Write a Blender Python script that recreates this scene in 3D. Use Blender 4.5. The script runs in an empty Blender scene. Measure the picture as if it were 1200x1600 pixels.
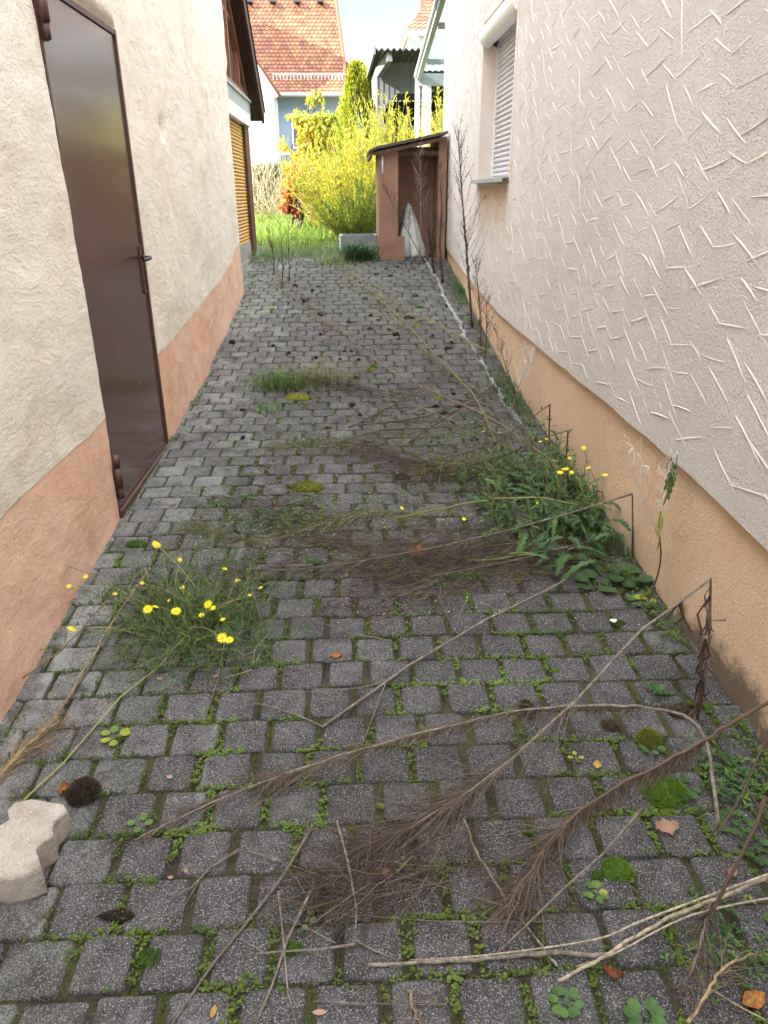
import bpy, math, random
import numpy as np
from mathutils import Vector, Matrix
rnd = random.Random(7); nr = np.random.default_rng(7)
S = bpy.context.scene; COL = S.collection
PI = math.pi
# ------------------------------------------------------------------ camera
F_PX = 1150.; TH = math.radians(23.5); YAW = math.radians(2.4); ROLL = math.radians(0.4)
CAM = np.array([0, 0, 1.6])
def ray(x, y):
    u = (x-600)/F_PX; v = (y-800)/F_PX
    u, v = u*math.cos(ROLL)-v*math.sin(ROLL), v*math.cos(ROLL)+u*math.sin(ROLL)
    F = math.cos(TH)-v*math.sin(TH); D = math.sin(TH)+v*math.cos(TH)
    return np.array([u*math.cos(YAW)+F*math.sin(YAW), -u*math.sin(YAW)+F*math.cos(YAW), -D])
c0 = ray(600, 800); ax = ray(600+F_PX, 800)-c0; ay = ray(600, 800+F_PX)-c0
cam = bpy.data.cameras.new('camera'); co = bpy.data.objects.new('camera', cam); COL.objects.link(co)
mw = Matrix(((ax[0], -ay[0], -c0[0], CAM[0]), (ax[1], -ay[1], -c0[1], CAM[1]), (ax[2], -ay[2], -c0[2], CAM[2]), (0, 0, 0, 1)))
co.matrix_world = mw
cam.sensor_fit = 'VERTICAL'; cam.sensor_height = 36; cam.sensor_width = 27; cam.lens = 36*F_PX/1600; cam.clip_end = 2000; cam.clip_start = .05
S.camera = co
# ------------------------------------------------------------------ world, sun, exposure
SUN_D = Vector((.80, .30, -.52)).normalized()
FILL_SKY = 27.
w = bpy.data.worlds.new('World'); S.world = w; w.use_nodes = True
nt = w.node_tree; bg = nt.nodes['Background']; sky = nt.nodes.new('ShaderNodeTexSky'); sky.sky_type = 'NISHITA'; sky.sun_disc = False
el = math.asin(-SUN_D.z); az = math.atan2(-SUN_D.x, -SUN_D.y)
sky.sun_elevation = el; sky.sun_rotation = az % (2*PI); sky.air_density = 1.0; sky.dust_density = 0.25; sky.ozone_density = 1.5
# bright zone added to the unseen upper sky to light the alley; clear below
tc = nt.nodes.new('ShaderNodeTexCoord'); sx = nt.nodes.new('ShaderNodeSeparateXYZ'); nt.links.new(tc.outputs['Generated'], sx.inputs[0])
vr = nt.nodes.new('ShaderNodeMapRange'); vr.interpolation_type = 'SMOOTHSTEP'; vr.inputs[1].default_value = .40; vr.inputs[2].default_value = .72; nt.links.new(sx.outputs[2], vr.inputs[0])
vm = nt.nodes.new('ShaderNodeMix'); vm.data_type = 'RGBA'; vm.inputs[7].default_value = (FILL_SKY*.95, FILL_SKY*.97, FILL_SKY*1.01, 1); nt.links.new(vr.outputs[0], vm.inputs[0]); nt.links.new(sky.outputs[0], vm.inputs[6])
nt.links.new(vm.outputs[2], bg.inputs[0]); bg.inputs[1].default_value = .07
sl = bpy.data.lights.new('sun', 'SUN'); sl.energy = 4.6; sl.angle = math.radians(.5); sl.color = (1, .94, .84)
so = bpy.data.objects.new('sun', sl); COL.objects.link(so); so.rotation_euler = SUN_D.to_track_quat('-Z', 'Y').to_euler()
S.view_settings.view_transform = 'Standard'; S.view_settings.look = 'None'; S.view_settings.gamma = 1; S.view_settings.exposure = 2.42
S.view_settings.use_curve_mapping = False
S.cycles.max_bounces = 8; S.cycles.diffuse_bounces = 5; S.cycles.use_denoising = True

# ------------------------------------------------------------------ ground profile and pixel helpers
GY = [-6, 0, 2, 3.3, 4.3, 5.6, 6.6, 8.3, 9.5, 12, 18, 22, 60]; GZ = [-.3, 0, .10, .18, .22, .30, .43, .66, .85, .98, 1.16, 1.3, 1.6]
def gz(y): return np.interp(y, GY, GZ)
_T = np.concatenate([np.linspace(.5, 8, 4000), np.linspace(8, 60, 3000)])
def G(px, py, h=0):
    P = CAM+_T[:, None]*ray(px, py)
    i = int(np.argmax(P[:, 2] < gz(P[:, 1])+h)); return Vector(P[i])
def PY(px, py, Y): d = ray(px, py); return Vector(CAM+Y/d[1]*d)
def PX(px, py, X): d = ray(px, py); return Vector(CAM+X/d[0]*d)

# ------------------------------------------------------------------ noise
def vnoise(x, y, seed=0):
    x = np.asarray(x, float); y = np.asarray(y, float)
    xi = np.floor(x).astype(np.int64); yi = np.floor(y).astype(np.int64); fx = x-xi; fy = y-yi
    fx = fx*fx*(3-2*fx); fy = fy*fy*(3-2*fy)
    def h(a, b):
        n = (a*374761393+b*668265263+seed*982451653) & 0xffffffff
        n = ((n ^ (n >> 13))*1274126177) & 0xffffffff
        return ((n ^ (n >> 16)) & 0xffff)/65535.
    return (h(xi, yi)*(1-fx)+h(xi+1, yi)*fx)*(1-fy)+(h(xi, yi+1)*(1-fx)+h(xi+1, yi+1)*fx)*fy
def fbm(x, y, o=4, seed=0, rough=.5):
    s = 0; a = 1; t = 0
    for k in range(o): s = s+a*vnoise(x*2**k, y*2**k, seed+k*7); t += a; a *= rough
    return s/t*2-1

# ------------------------------------------------------------------ mesh builder
class M:
    def __init__(s): s.v = []; s.f = []; s.t = []; s.m = []; s.tint = 0.5; s.mi = 0
    def face(s, *i): s.f.append(i); s.t.append(s.tint); s.m.append(s.mi)
    def verts(s, L): n = len(s.v); s.v.extend([tuple(p) for p in L]); return n
    def box(s, x0, x1, y0, y1, z0, z1):
        n = s.verts([(x0, y0, z0), (x1, y0, z0), (x1, y1, z0), (x0, y1, z0), (x0, y0, z1), (x1, y0, z1), (x1, y1, z1), (x0, y1, z1)])
        for q in ((3, 2, 1, 0), (4, 5, 6, 7), (0, 1, 5, 4), (1, 2, 6, 5), (2, 3, 7, 6), (3, 0, 4, 7)): s.face(*[n+k for k in q])
        return s
    def bar(s, a, b, w, h, up=(0, 0, 1)):
        a = Vector(a); b = Vector(b); d = (b-a).normalized(); r = d.cross(Vector(up)).normalized(); u = r.cross(d)
        L = []
        for p in (a, b):
            for sx, sy in ((-1, -1), (1, -1), (1, 1), (-1, 1)): L.append(p+r*w/2*sx+u*h/2*sy)
        n = s.verts(L)
        for q in ((0, 1, 2, 3), (7, 6, 5, 4), (0, 4, 5, 1), (1, 5, 6, 2), (2, 6, 7, 3), (3, 7, 4, 0)): s.face(*[n+k for k in q])
        return s
    def poly(s, P, ext):
        P = [Vector(p) for p in P]; e = Vector(ext); k = len(P); n = s.verts(P+[p+e for p in P])
        s.face(*range(n, n+k)); s.face(*reversed(range(n+k, n+2*k)))
        for i in range(k): j = (i+1) % k; s.face(n+j, n+i, n+k+i, n+k+j)
        return s
    def tube(s, P, R, n=5, cap=True):
        P = [Vector(p) for p in P]; m = len(P)
        if not hasattr(R, '__len__'): R = [R]*m
        prev = None; base = len(s.v)
        for i in range(m):
            d = (P[min(i+1, m-1)]-P[max(i-1, 0)])
            if d.length < 1e-9: d = Vector((0, 0, 1))
            d.normalize()
            a = Vector((1, 0, 0)) if abs(d.x) < .8 else Vector((0, 1, 0))
            if prev is not None: a = prev
            u = (a-d*a.dot(d)).normalized(); v = d.cross(u); prev = u
            for k in range(n):
                t = 2*PI*k/n; s.v.append(tuple(P[i]+(u*math.cos(t)+v*math.sin(t))*R[i]))
        for i in range(m-1):
            for k in range(n):
                j = (k+1) % n; s.face(base+i*n+k, base+i*n+j, base+(i+1)*n+j, base+(i+1)*n+k)
        if cap: s.face(*reversed(range(base, base+n))); s.face(*range(base+(m-1)*n, base+m*n))
        return s
    def spike(s, a, b, r):
        d = b-a; u = d.orthogonal().normalized()*r; v = d.normalized().cross(u)
        n = len(s.v); s.v.extend([tuple(a+u), tuple(a-u*.5+v*.87), tuple(a-u*.5-v*.87), tuple(b)])
        s.face(n, n+1, n+3); s.face(n+1, n+2, n+3); s.face(n+2, n, n+3)
    def leaf(s, p, d, up, L, W, bend=.2, fold=.15):
        d = d.normalized(); r = d.cross(up)
        if r.length < 1e-4: r = d.orthogonal()
        r.normalize(); u = r.cross(d)
        a = p; m1 = p+d*L*.35-u*bend*L*.08; m2 = p+d*L*.7-u*bend*L*.35; t = p+d*L*.97-u*bend*L*.9
        h = u*fold*W
        n = s.verts([a, m1+r*W*.5+h, m1, m1-r*W*.5+h, m2+r*W*.38+h, m2, m2-r*W*.38+h, t])
        s.face(n, n+1, n+2); s.face(n, n+2, n+3); s.face(n+1, n+4, n+5, n+2); s.face(n+2, n+5, n+6, n+3); s.face(n+4, n+7, n+5); s.face(n+5, n+7, n+6)
    def blade(s, P, W):
        P = [Vector(p) for p in P]; m = len(P); n = len(s.v)
        d0 = (P[-1]-P[0]); r = d0.cross(Vector((rnd.uniform(-.4, .4), rnd.uniform(-.4, .4), 1)))
        if r.length < 1e-6: r = Vector((1, 0, 0))
        r.normalize()
        for i, p in enumerate(P[:-1]):
            ww = W*(1-.5*i/m); s.v.append(tuple(p+r*ww/2)); s.v.append(tuple(p-r*ww/2))
        s.v.append(tuple(P[-1])); e = len(s.v)-1
        for i in range(m-2): s.face(n+2*i, n+2*i+1, n+2*i+3, n+2*i+2)
        s.face(e-2, e-1, e)
    def build(s, name, mat, parent=None, smooth=False):
        return mesh(name, s.v, s.f, mat, parent, smooth, s.t, s.m)
def mesh(name, V, Fc, mat, parent=None, smooth=False, tint=None, mi=None, pcol=None):
    me = bpy.data.meshes.new(name)
    if isinstance(Fc, np.ndarray):
        V = np.asarray(V, np.float32); nf, k = Fc.shape
        me.vertices.add(len(V)); me.vertices.foreach_set('co', V.ravel())
        me.loops.add(nf*k); me.loops.foreach_set('vertex_index', Fc.astype(np.int32).ravel())
        me.polygons.add(nf); me.polygons.foreach_set('loop_start', np.arange(0, nf*k, k, dtype=np.int32))
        me.update(calc_edges=True); me.validate()
    else: me.from_pydata([tuple(v) for v in V], [], Fc)
    for m_ in (mat if isinstance(mat, (list, tuple)) else [mat]): me.materials.append(m_)
    if mi is not None and any(mi): me.polygons.foreach_set('material_index', np.array(mi, np.int32))
    if tint is not None and len(tint) == len(me.polygons):
        a = me.attributes.new('tint', 'FLOAT', 'FACE'); a.data.foreach_set('value', np.array(tint, np.float32))
    if pcol is not None:
        a = me.attributes.new('pcol', 'FLOAT_COLOR', 'FACE'); a.data.foreach_set('color', np.array(pcol, np.float32).ravel())
    if smooth: me.polygons.foreach_set('use_smooth', np.ones(len(me.polygons), bool))
    me.update()
    o = bpy.data.objects.new(name, me); COL.objects.link(o)
    if parent: o.parent = parent
    return o
def tag(o, label=None, cat=None, group=None, kind=None):
    for k, v in (('label', label), ('category', cat), ('group', group), ('kind', kind)):
        if v: o[k] = v
    return o
def thing(name, label, cat, group=None):
    o = bpy.data.objects.new(name, None); COL.objects.link(o); o.empty_display_size = .1
    return tag(o, label, cat, group)
def seat(root):      # put the Empty at the base centre of its parts
    bpy.context.view_layer.update()
    P = []
    for c in root.children_recursive:
        if c.type == 'MESH': P += [c.matrix_world @ Vector(b) for b in c.bound_box]
    if not P: return root
    c = Vector(((min(p.x for p in P)+max(p.x for p in P))/2, (min(p.y for p in P)+max(p.y for p in P))/2, min(p.z for p in P)))
    root.location = c
    for ch in root.children: ch.location = ch.location-c
    return root

# ------------------------------------------------------------------ materials
def nodes(name):
    m = bpy.data.materials.new(name); m.use_nodes = True; t = m.node_tree
    return m, t, t.nodes['Principled BSDF'], t.nodes.new, t.links.new
def ramp(N, L, src, stops):
    r = N('ShaderNodeValToRGB'); L(src, r.inputs[0]); e = r.color_ramp.elements
    while len(e) < len(stops): e.new(.5)
    for i, (p, c) in enumerate(stops):
        e[i].position = p; e[i].color = (*c, 1) if hasattr(c, '__len__') else (c, c, c, 1)
    return r.outputs[0]
def noise(N, L, scale, detail=4, rough=.5, vec=None, dist=0):
    n = N('ShaderNodeTexNoise'); n.inputs['Scale'].default_value = scale; n.inputs['Detail'].default_value = detail
    n.inputs['Roughness'].default_value = rough; n.inputs['Distortion'].default_value = dist
    if vec is not None: L(vec, n.inputs['Vector'])
    return n.outputs['Fac']
def coord(N, L, scale=(1, 1, 1), rot=(0, 0, 0)):
    c = N('ShaderNodeTexCoord'); m = N('ShaderNodeMapping'); m.inputs['Scale'].default_value = scale; m.inputs['Rotation'].default_value = rot
    g = N('ShaderNodeNewGeometry'); L(g.outputs['Position'], m.inputs[0]); return m.outputs[0]
def mix(N, L, fac, a, b, mode='MIX'):
    m = N('ShaderNodeMix'); m.data_type = 'RGBA'; m.blend_type = mode
    for i, x in ((0, fac), (6, a), (7, b)):
        if hasattr(x, 'node'): L(x, m.inputs[i])
        elif hasattr(x, '__len__'): m.inputs[i].default_value = (*x, 1)
        else: m.inputs[i].default_value = x if i == 0 else (x, x, x, 1)
    return m.outputs[2]
def bump(N, L, h, strength, dist, normal=None):
    b = N('ShaderNodeBump'); b.inputs['Strength'].default_value = strength; b.inputs['Distance'].default_value = dist
    L(h, b.inputs['Height'])
    if normal: L(normal, b.inputs['Normal'])
    return b.outputs[0]
def plain(name, col, rough=.7, var=.15, scale=8, bstr=.3, bdist=.003, bscale=60, metal=0, spec=.5, stretch=(1, 1, 1)):
    m, t, p, N, L = nodes(name); v = coord(N, L, stretch)
    n = noise(N, L, scale, 5, .6, v)
    c = ramp(N, L, n, [(.3, tuple(x*(1-var) for x in col)), (.7, tuple(min(1, x*(1+var)) for x in col))])
    L(c, p.inputs['Base Color']); p.inputs['Roughness'].default_value = rough; p.inputs['Metallic'].default_value = metal
    p.inputs['Specular IOR Level'].default_value = spec
    L(bump(N, L, noise(N, L, bscale, 4, .6, v), bstr, bdist), p.inputs['Normal'])
    return m
def foliage(name, stops, trans=.35, rough=.55):
    m, t, p, N, L = nodes(name)
    a = N('ShaderNodeAttribute'); a.attribute_name = 'tint'
    c = ramp(N, L, a.outputs['Fac'], stops)
    L(c, p.inputs['Base Color']); p.inputs['Roughness'].default_value = rough; p.inputs['Specular IOR Level'].default_value = .3
    if trans:
        tr = N('ShaderNodeBsdfTranslucent'); L(c, tr.inputs[0]); mx = N('ShaderNodeMixShader'); mx.inputs[0].default_value = trans
        L(p.outputs[0], mx.inputs[1]); L(tr.outputs[0], mx.inputs[2]); L(mx.outputs[0], t.nodes['Material Output'].inputs[0])
    return m

def plaster(name, stops, coarse, streak=None):
    m, t, p, N, L = nodes(name); v = coord(N, L)
    n = noise(N, L, 2.2, 6, .62, v, .6); c = ramp(N, L, n, stops)
    n2 = noise(N, L, 14, 5, .7, v); c = mix(N, L, .18, c, ramp(N, L, n2, [(.35, .25), (.65, .95)]), 'SOFT_LIGHT')
    if streak: c = mix(N, L, ramp(N, L, noise(N, L, 1.3, 7, .75, v), [(.55, 0), (.72, .45)]), c, streak)
    L(c, p.inputs['Base Color']); p.inputs['Roughness'].default_value = .9; p.inputs['Specular IOR Level'].default_value = .2
    # hand trowelled swirls: stretched noise with strong distortion
    v2 = coord(N, L, (1, 1, 2.2), (.5, 0, 0))
    b1 = bump(N, L, noise(N, L, 5, 9, .66, v2, .25), .62*coarse, .024)
    b2 = bump(N, L, noise(N, L, 60, 5, .7, v, .3), .7*coarse, .006, b1)
    b3 = bump(N, L, noise(N, L, 260, 2, .5, v), .3, .0015, b2)
    L(b3, p.inputs['Normal']); return m
M_CREAM = plaster('cream rough plaster', [(.25, (.72, .63, .50)), (.5, (.82, .755, .64)), (.75, (.86, .80, .70))], 1.0, (.58, .50, .40))
M_SALMON = plaster('salmon plinth paint', [(.25, (.72, .41, .265)), (.5, (.79, .52, .375)), (.75, (.83, .59, .46))], .7, (.50, .27, .18))

def stucco(name, stops, grain, dirt=True):
    m, t, p, N, L = nodes(name); v = coord(N, L)
    c = ramp(N, L, noise(N, L, 1.6, 5, .6, v), stops)
    vo = N('ShaderNodeTexVoronoi'); vo.inputs['Scale'].default_value = 130; L(v, vo.inputs['Vector'])
    g = noise(N, L, 120, 4, .65, v)
    c = mix(N, L, .45*grain, c, ramp(N, L, g, [(.3, .3), (.7, .9)]), 'SOFT_LIGHT')
    if dirt:   # dark rising damp near the ground, its outline broken by noise
        sp = N('ShaderNodeSeparateXYZ'); ge = N('ShaderNodeNewGeometry'); L(ge.outputs['Position'], sp.inputs[0])
        mr = N('ShaderNodeMapRange'); mr.inputs[1].default_value = .12; mr.inputs[2].default_value = .42; mr.inputs[3].default_value = 1; mr.inputs[4].default_value = 0
        L(sp.outputs[2], mr.inputs[0])
        my = N('ShaderNodeMapRange'); my.inputs[1].default_value = 2.0; my.inputs[2].default_value = 3.4; my.inputs[3].default_value = 1; my.inputs[4].default_value = 0; L(sp.outputs[1], my.inputs[0])
        q = N('ShaderNodeMath'); q.operation = 'MULTIPLY'; L(mr.outputs[0], q.inputs[0]); L(my.outputs[0], q.inputs[1])
        ns = noise(N, L, 5, 7, .7, v); a = N('ShaderNodeMath'); a.operation = 'MULTIPLY'; L(q.outputs[0], a.inputs[0]); L(ns, a.inputs[1])
        c = mix(N, L, ramp(N, L, a.outputs[0], [(.28, 0), (.42, .85)]), c, (.10, .075, .055))
    if not dirt:   # rain run stain under the window sill, streaky, fading where the run dries out
        sp = N('ShaderNodeSeparateXYZ'); ge = N('ShaderNodeNewGeometry'); L(ge.outputs['Position'], sp.inputs[0])
        def band(i, a, b_, c1, c2):
            u = N('ShaderNodeMapRange'); u.inputs[1].default_value = a; u.inputs[2].default_value = b_; L(sp.outputs[i], u.inputs[0])
            w2 = N('ShaderNodeMapRange'); w2.inputs[1].default_value = c2; w2.inputs[2].default_value = c1; L(sp.outputs[i], w2.inputs[0])
            q = N('ShaderNodeMath'); q.operation = 'MULTIPLY'; L(u.outputs[0], q.inputs[0]); L(w2.outputs[0], q.inputs[1]); return q.outputs[0]
        q = N('ShaderNodeMath'); q.operation = 'MULTIPLY'; L(band(1, 5.85, 5.95, 7.15, 7.3), q.inputs[0]); L(band(2, 1.15, 1.6, 1.72, 1.74), q.inputs[1])
        q2 = N('ShaderNodeMath'); q2.operation = 'MULTIPLY'; L(q.outputs[0], q2.inputs[0]); L(ramp(N, L, noise(N, L, 9, 5, .7, coord(N, L, (1, 2, .35))), [(.3, .45), (.6, 1)]), q2.inputs[1])
        c = mix(N, L, q2.outputs[0], c, (.60, .42, .25))
    L(c, p.inputs['Base Color']); p.inputs['Roughness'].default_value = .9; p.inputs['Specular IOR Level'].default_value = .2
    va = N('ShaderNodeTexVoronoi'); va.inputs['Scale'].default_value = 7; va.feature = 'F1'; L(v, va.inputs['Vector'])
    b0 = bump(N, L, noise(N, L, 9, 4, .6, v, .8), .7*grain, .022)
    b1 = bump(N, L, g, 1.0*grain, .016, b0)
    b2 = bump(N, L, vo.outputs['Distance'], .5*grain, .003, b1)
    L(b2, p.inputs['Normal']); return m
M_STUCCO = stucco('blush trowelled stucco', [(.3, (.70, .625, .575)), (.7, (.79, .73, .68))], 1.0, False)
M_RIDGE = plain('smooth white stucco ridge', (.88, .83, .78), .8, .03, 20, .3, .001, 120)
M_PLR = stucco('ochre orange plinth render', [(.3, (.65, .43, .275)), (.7, (.74, .525, .36))], .55)
M_REVEAL = plain('smooth reveal render', (.66, .57, .50), .85, .05, 6, .2, .001, 90)
M_DOOR = None
def door_mat():
    m, t, p, N, L = nodes('brown door paint'); v = coord(N, L, (1, 1, .5))
    c = ramp(N, L, noise(N, L, 3, 5, .6, v), [(.3, (.085, .034, .030)), (.7, (.105, .044, .038))])
    sp = noise(N, L, 55, 2, .5, coord(N, L)); c = mix(N, L, ramp(N, L, sp, [(.74, 0), (.78, .5)]), c, (.22, .18, .16))
    sc = noise(N, L, 30, 6, .8, coord(N, L, (1, 6, .25))); c = mix(N, L, ramp(N, L, sc, [(.66, 0), (.74, .22)]), c, (.26, .20, .18))
    du = noise(N, L, 2.2, 8, .75, coord(N, L, (1, 1.4, .6))); c = mix(N, L, ramp(N, L, du, [(.5, 0), (.8, .12)]), c, (.20, .15, .13))
    L(c, p.inputs['Base Color'])
    L(ramp(N, L, noise(N, L, 6, 8, .75, v), [(.25, .20), (.75, .29)]), p.inputs['Roughness'])
    p.inputs['Specular IOR Level'].default_value = .6; p.inputs['Coat Weight'].default_value = .5; p.inputs['Coat Roughness'].default_value = .14
    L(bump(N, L, noise(N, L, 7, 3, .5, v), .1, .004), p.inputs['Normal']); return m
M_DOOR = door_mat()
M_HINGE = plain('brown painted iron', (.085, .035, .025), .45, .3, 30, .3, .001, 60)
M_BLACK = plain('black plastic', (.012, .012, .012), .35, .1)
M_TIMBER = plain('dark stained timber', (.075, .028, .018), .6, .3, 12, .3, .002, 40, stretch=(6, 6, .6))
M_SOFFIT = plain('red brown soffit boards', (.055, .016, .012), .6, .3, 12, .2, .002, 40, stretch=(1, 8, 8))
M_FRAME = plain('orange brown window frame', (.22, .085, .035), .5, .2, 14)
M_WHITE = plain('white painted metal', (.78, .79, .80), .4, .04, 5, .1, .001)
M_PALEMETAL = plain('pale zinc grey', (.42, .45, .47), .45, .1, 5, .2, .001, metal=.3)
M_SLATGREY = plain('light grey shutter slats', (.55, .53, .55), .5, .05, 8, .1, .001)
M_SLATYEL = plain('ochre shutter slats', (.62, .36, .10), .55, .12, 8, .1, .001)
M_CONC = plain('weathered concrete', (.30, .29, .26), .9, .25, 8, .5, .004, 50)
M_GLASS = None
def glass_mat(name, col, rough=.08):
    m, t, p, N, L = nodes(name); p.inputs['Base Color'].default_value = (*col, 1); p.inputs['Roughness'].default_value = rough
    p.inputs['Specular IOR Level'].default_value = .9
    L(bump(N, L, noise(N, L, 2, 2), .1, .01), p.inputs['Normal']); return m
M_GLASS = glass_mat('dark window glass', (.10, .11, .13))
def tilemat(name, a, b, c_):
    m, t, p, N, L = nodes(name)
    at = N('ShaderNodeAttribute'); at.attribute_name = 'tint'; c = ramp(N, L, at.outputs['Fac'], [(0, a), (.5, b), (1, c_)])
    n = noise(N, L, 1.2, 6, .7, coord(N, L)); c = mix(N, L, ramp(N, L, n, [(.45, 0), (.75, .5)]), c, tuple(x*.55 for x in b))
    L(c, p.inputs['Base Color']); p.inputs['Roughness'].default_value = .8; return m
M_TILE = tilemat('orange clay tiles', (.09, .032, .014), (.17, .060, .024), (.24, .10, .040))
M_TILE2 = tilemat('red clay tiles', (.12, .04, .025), (.19, .065, .035), (.24, .10, .055))
M_TILE3 = tilemat('brown concrete tiles', (.07, .03, .02), (.11, .045, .03), (.14, .06, .04))

# ------------------------------------------------------------------ paving
XL, XR = -1.12, 1.18
def paver_mat():
    m, t, p, N, L = nodes('grey concrete pavers'); v = coord(N, L)
    at = N('ShaderNodeAttribute'); at.attribute_name = 'pcol'; c = at.outputs['Color']
    big = noise(N, L, 1.7, 6, .65, v); c = mix(N, L, .6, c, ramp(N, L, big, [(.3, .16), (.7, .76)]), 'OVERLAY')
    blot = noise(N, L, 9, 6, .7, v, .5); c = mix(N, L, ramp(N, L, blot, [(.46, 0), (.62, .8)]), c, (.036, .034, .032))
    # exposed aggregate: light and dark grains
    g1 = noise(N, L, 250, 3, .75, v); c = mix(N, L, ramp(N, L, g1, [(.54, 0), (.60, .8)]), c, (.36, .35, .345))
    g2 = noise(N, L, 210, 3, .75, coord(N, L, (1, 1, 1), (0, 0, 1))); c = mix(N, L, ramp(N, L, g2, [(.50, 0), (.57, .75)]), c, (.030, .029, .028))
    g3 = N('ShaderNodeTexVoronoi'); g3.inputs['Scale'].default_value = 120; L(v, g3.inputs['Vector'])
    c = mix(N, L, ramp(N, L, g3.outputs['Distance'], [(.10, .75), (.22, 0)]), c, (.50, .48, .45))
    film = noise(N, L, 4.2, 9, .78, v, .4); c = mix(N, L, ramp(N, L, film, [(.52, 0), (.66, .65)]), c, (.036, .036, .030))
    film2 = noise(N, L, 13, 8, .8, coord(N, L, (1, 1, 1), (0, 0, .7))); c = mix(N, L, ramp(N, L, film2, [(.60, 0), (.70, .6)]), c, (.055, .062, .028))
    pale = noise(N, L, 3.1, 8, .75, coord(N, L, (1, 1, 1), (0, .3, 2))); c = mix(N, L, ramp(N, L, pale, [(.56, 0), (.72, .35)]), c, (.30, .30, .29))
    # white lime runs: two worn streaks along the drive
    sp = N('ShaderNodeSeparateXYZ'); ge = N('ShaderNodeNewGeometry'); L(ge.outputs['Position'], sp.inputs[0])
    wob = noise(N, L, 1.1, 3, .5, v)
    br = noise(N, L, 6, 7, .75, v)
    def streak(x0, slope, width, amt, lo, y0, y1, c):
        a = N('ShaderNodeMath'); a.operation = 'MULTIPLY_ADD'; L(sp.outputs[1], a.inputs[0]); a.inputs[1].default_value = -slope; L(sp.outputs[0], a.inputs[2])
        b = N('ShaderNodeMath'); b.operation = 'MULTIPLY_ADD'; L(wob, b.inputs[0]); b.inputs[1].default_value = .18; L(a.outputs[0], b.inputs[2])
        d = N('ShaderNodeMath'); d.operation = 'SUBTRACT'; L(b.outputs[0], d.inputs[0]); d.inputs[1].default_value = x0+.09
        e = N('ShaderNodeMath'); e.operation = 'ABSOLUTE'; L(d.outputs[0], e.inputs[0])
        r = ramp(N, L, e.outputs[0], [(0, 1), (width, 0)])
        q = N('ShaderNodeMath'); q.operation = 'MULTIPLY'; L(r, q.inputs[0]); L(br, q.inputs[1])
        my = N('ShaderNodeMapRange'); my.inputs[1].default_value = y0; my.inputs[2].default_value = y1; L(sp.outputs[1], my.inputs[0])
        q2 = N('ShaderNodeMath'); q2.operation = 'MULTIPLY'; L(q.outputs[0], q2.inputs[0]); L(my.outputs[0], q2.inputs[1])
        return mix(N, L, ramp(N, L, q2.outputs[0], [(lo, 0), (lo+.16, amt)]), c, (.40, .42, .42))
    c = streak(1.20, -.028, .075, .65, .33, 3.0, 4.6, c)
    c = streak(-.40, -.037, .07, .28, .42, .5, 1.5, c)
    c = streak(-1.02, 0, .16, .55, .36, 3.6, 2.2, c)
    L(c, p.inputs['Base Color']); p.inputs['Roughness'].default_value = .92; p.inputs['Specular IOR Level'].default_value = .25
    b1 = bump(N, L, noise(N, L, 38, 5, .7, v), .8, .009)
    b2 = bump(N, L, g1, 1, .004, b1); L(b2, p.inputs['Normal']); return m
M_PAVER = paver_mat()
def soil_mat():
    m, t, p, N, L = nodes('mossy joint soil'); v = coord(N, L)
    c = ramp(N, L, noise(N, L, 60, 4, .7, v), [(.3, (.018, .014, .010)), (.7, (.055, .042, .030))])
    c = mix(N, L, ramp(N, L, noise(N, L, 7, 5, .7, v), [(.42, 0), (.58, .8)]), c, (.055, .062, .014))
    L(c, p.inputs['Base Color']); p.inputs['Roughness'].default_value = 1
    L(bump(N, L, noise(N, L, 240, 3, .6, v), 1, .005), p.inputs['Normal']); return m
M_SOIL = soil_mat()
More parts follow.
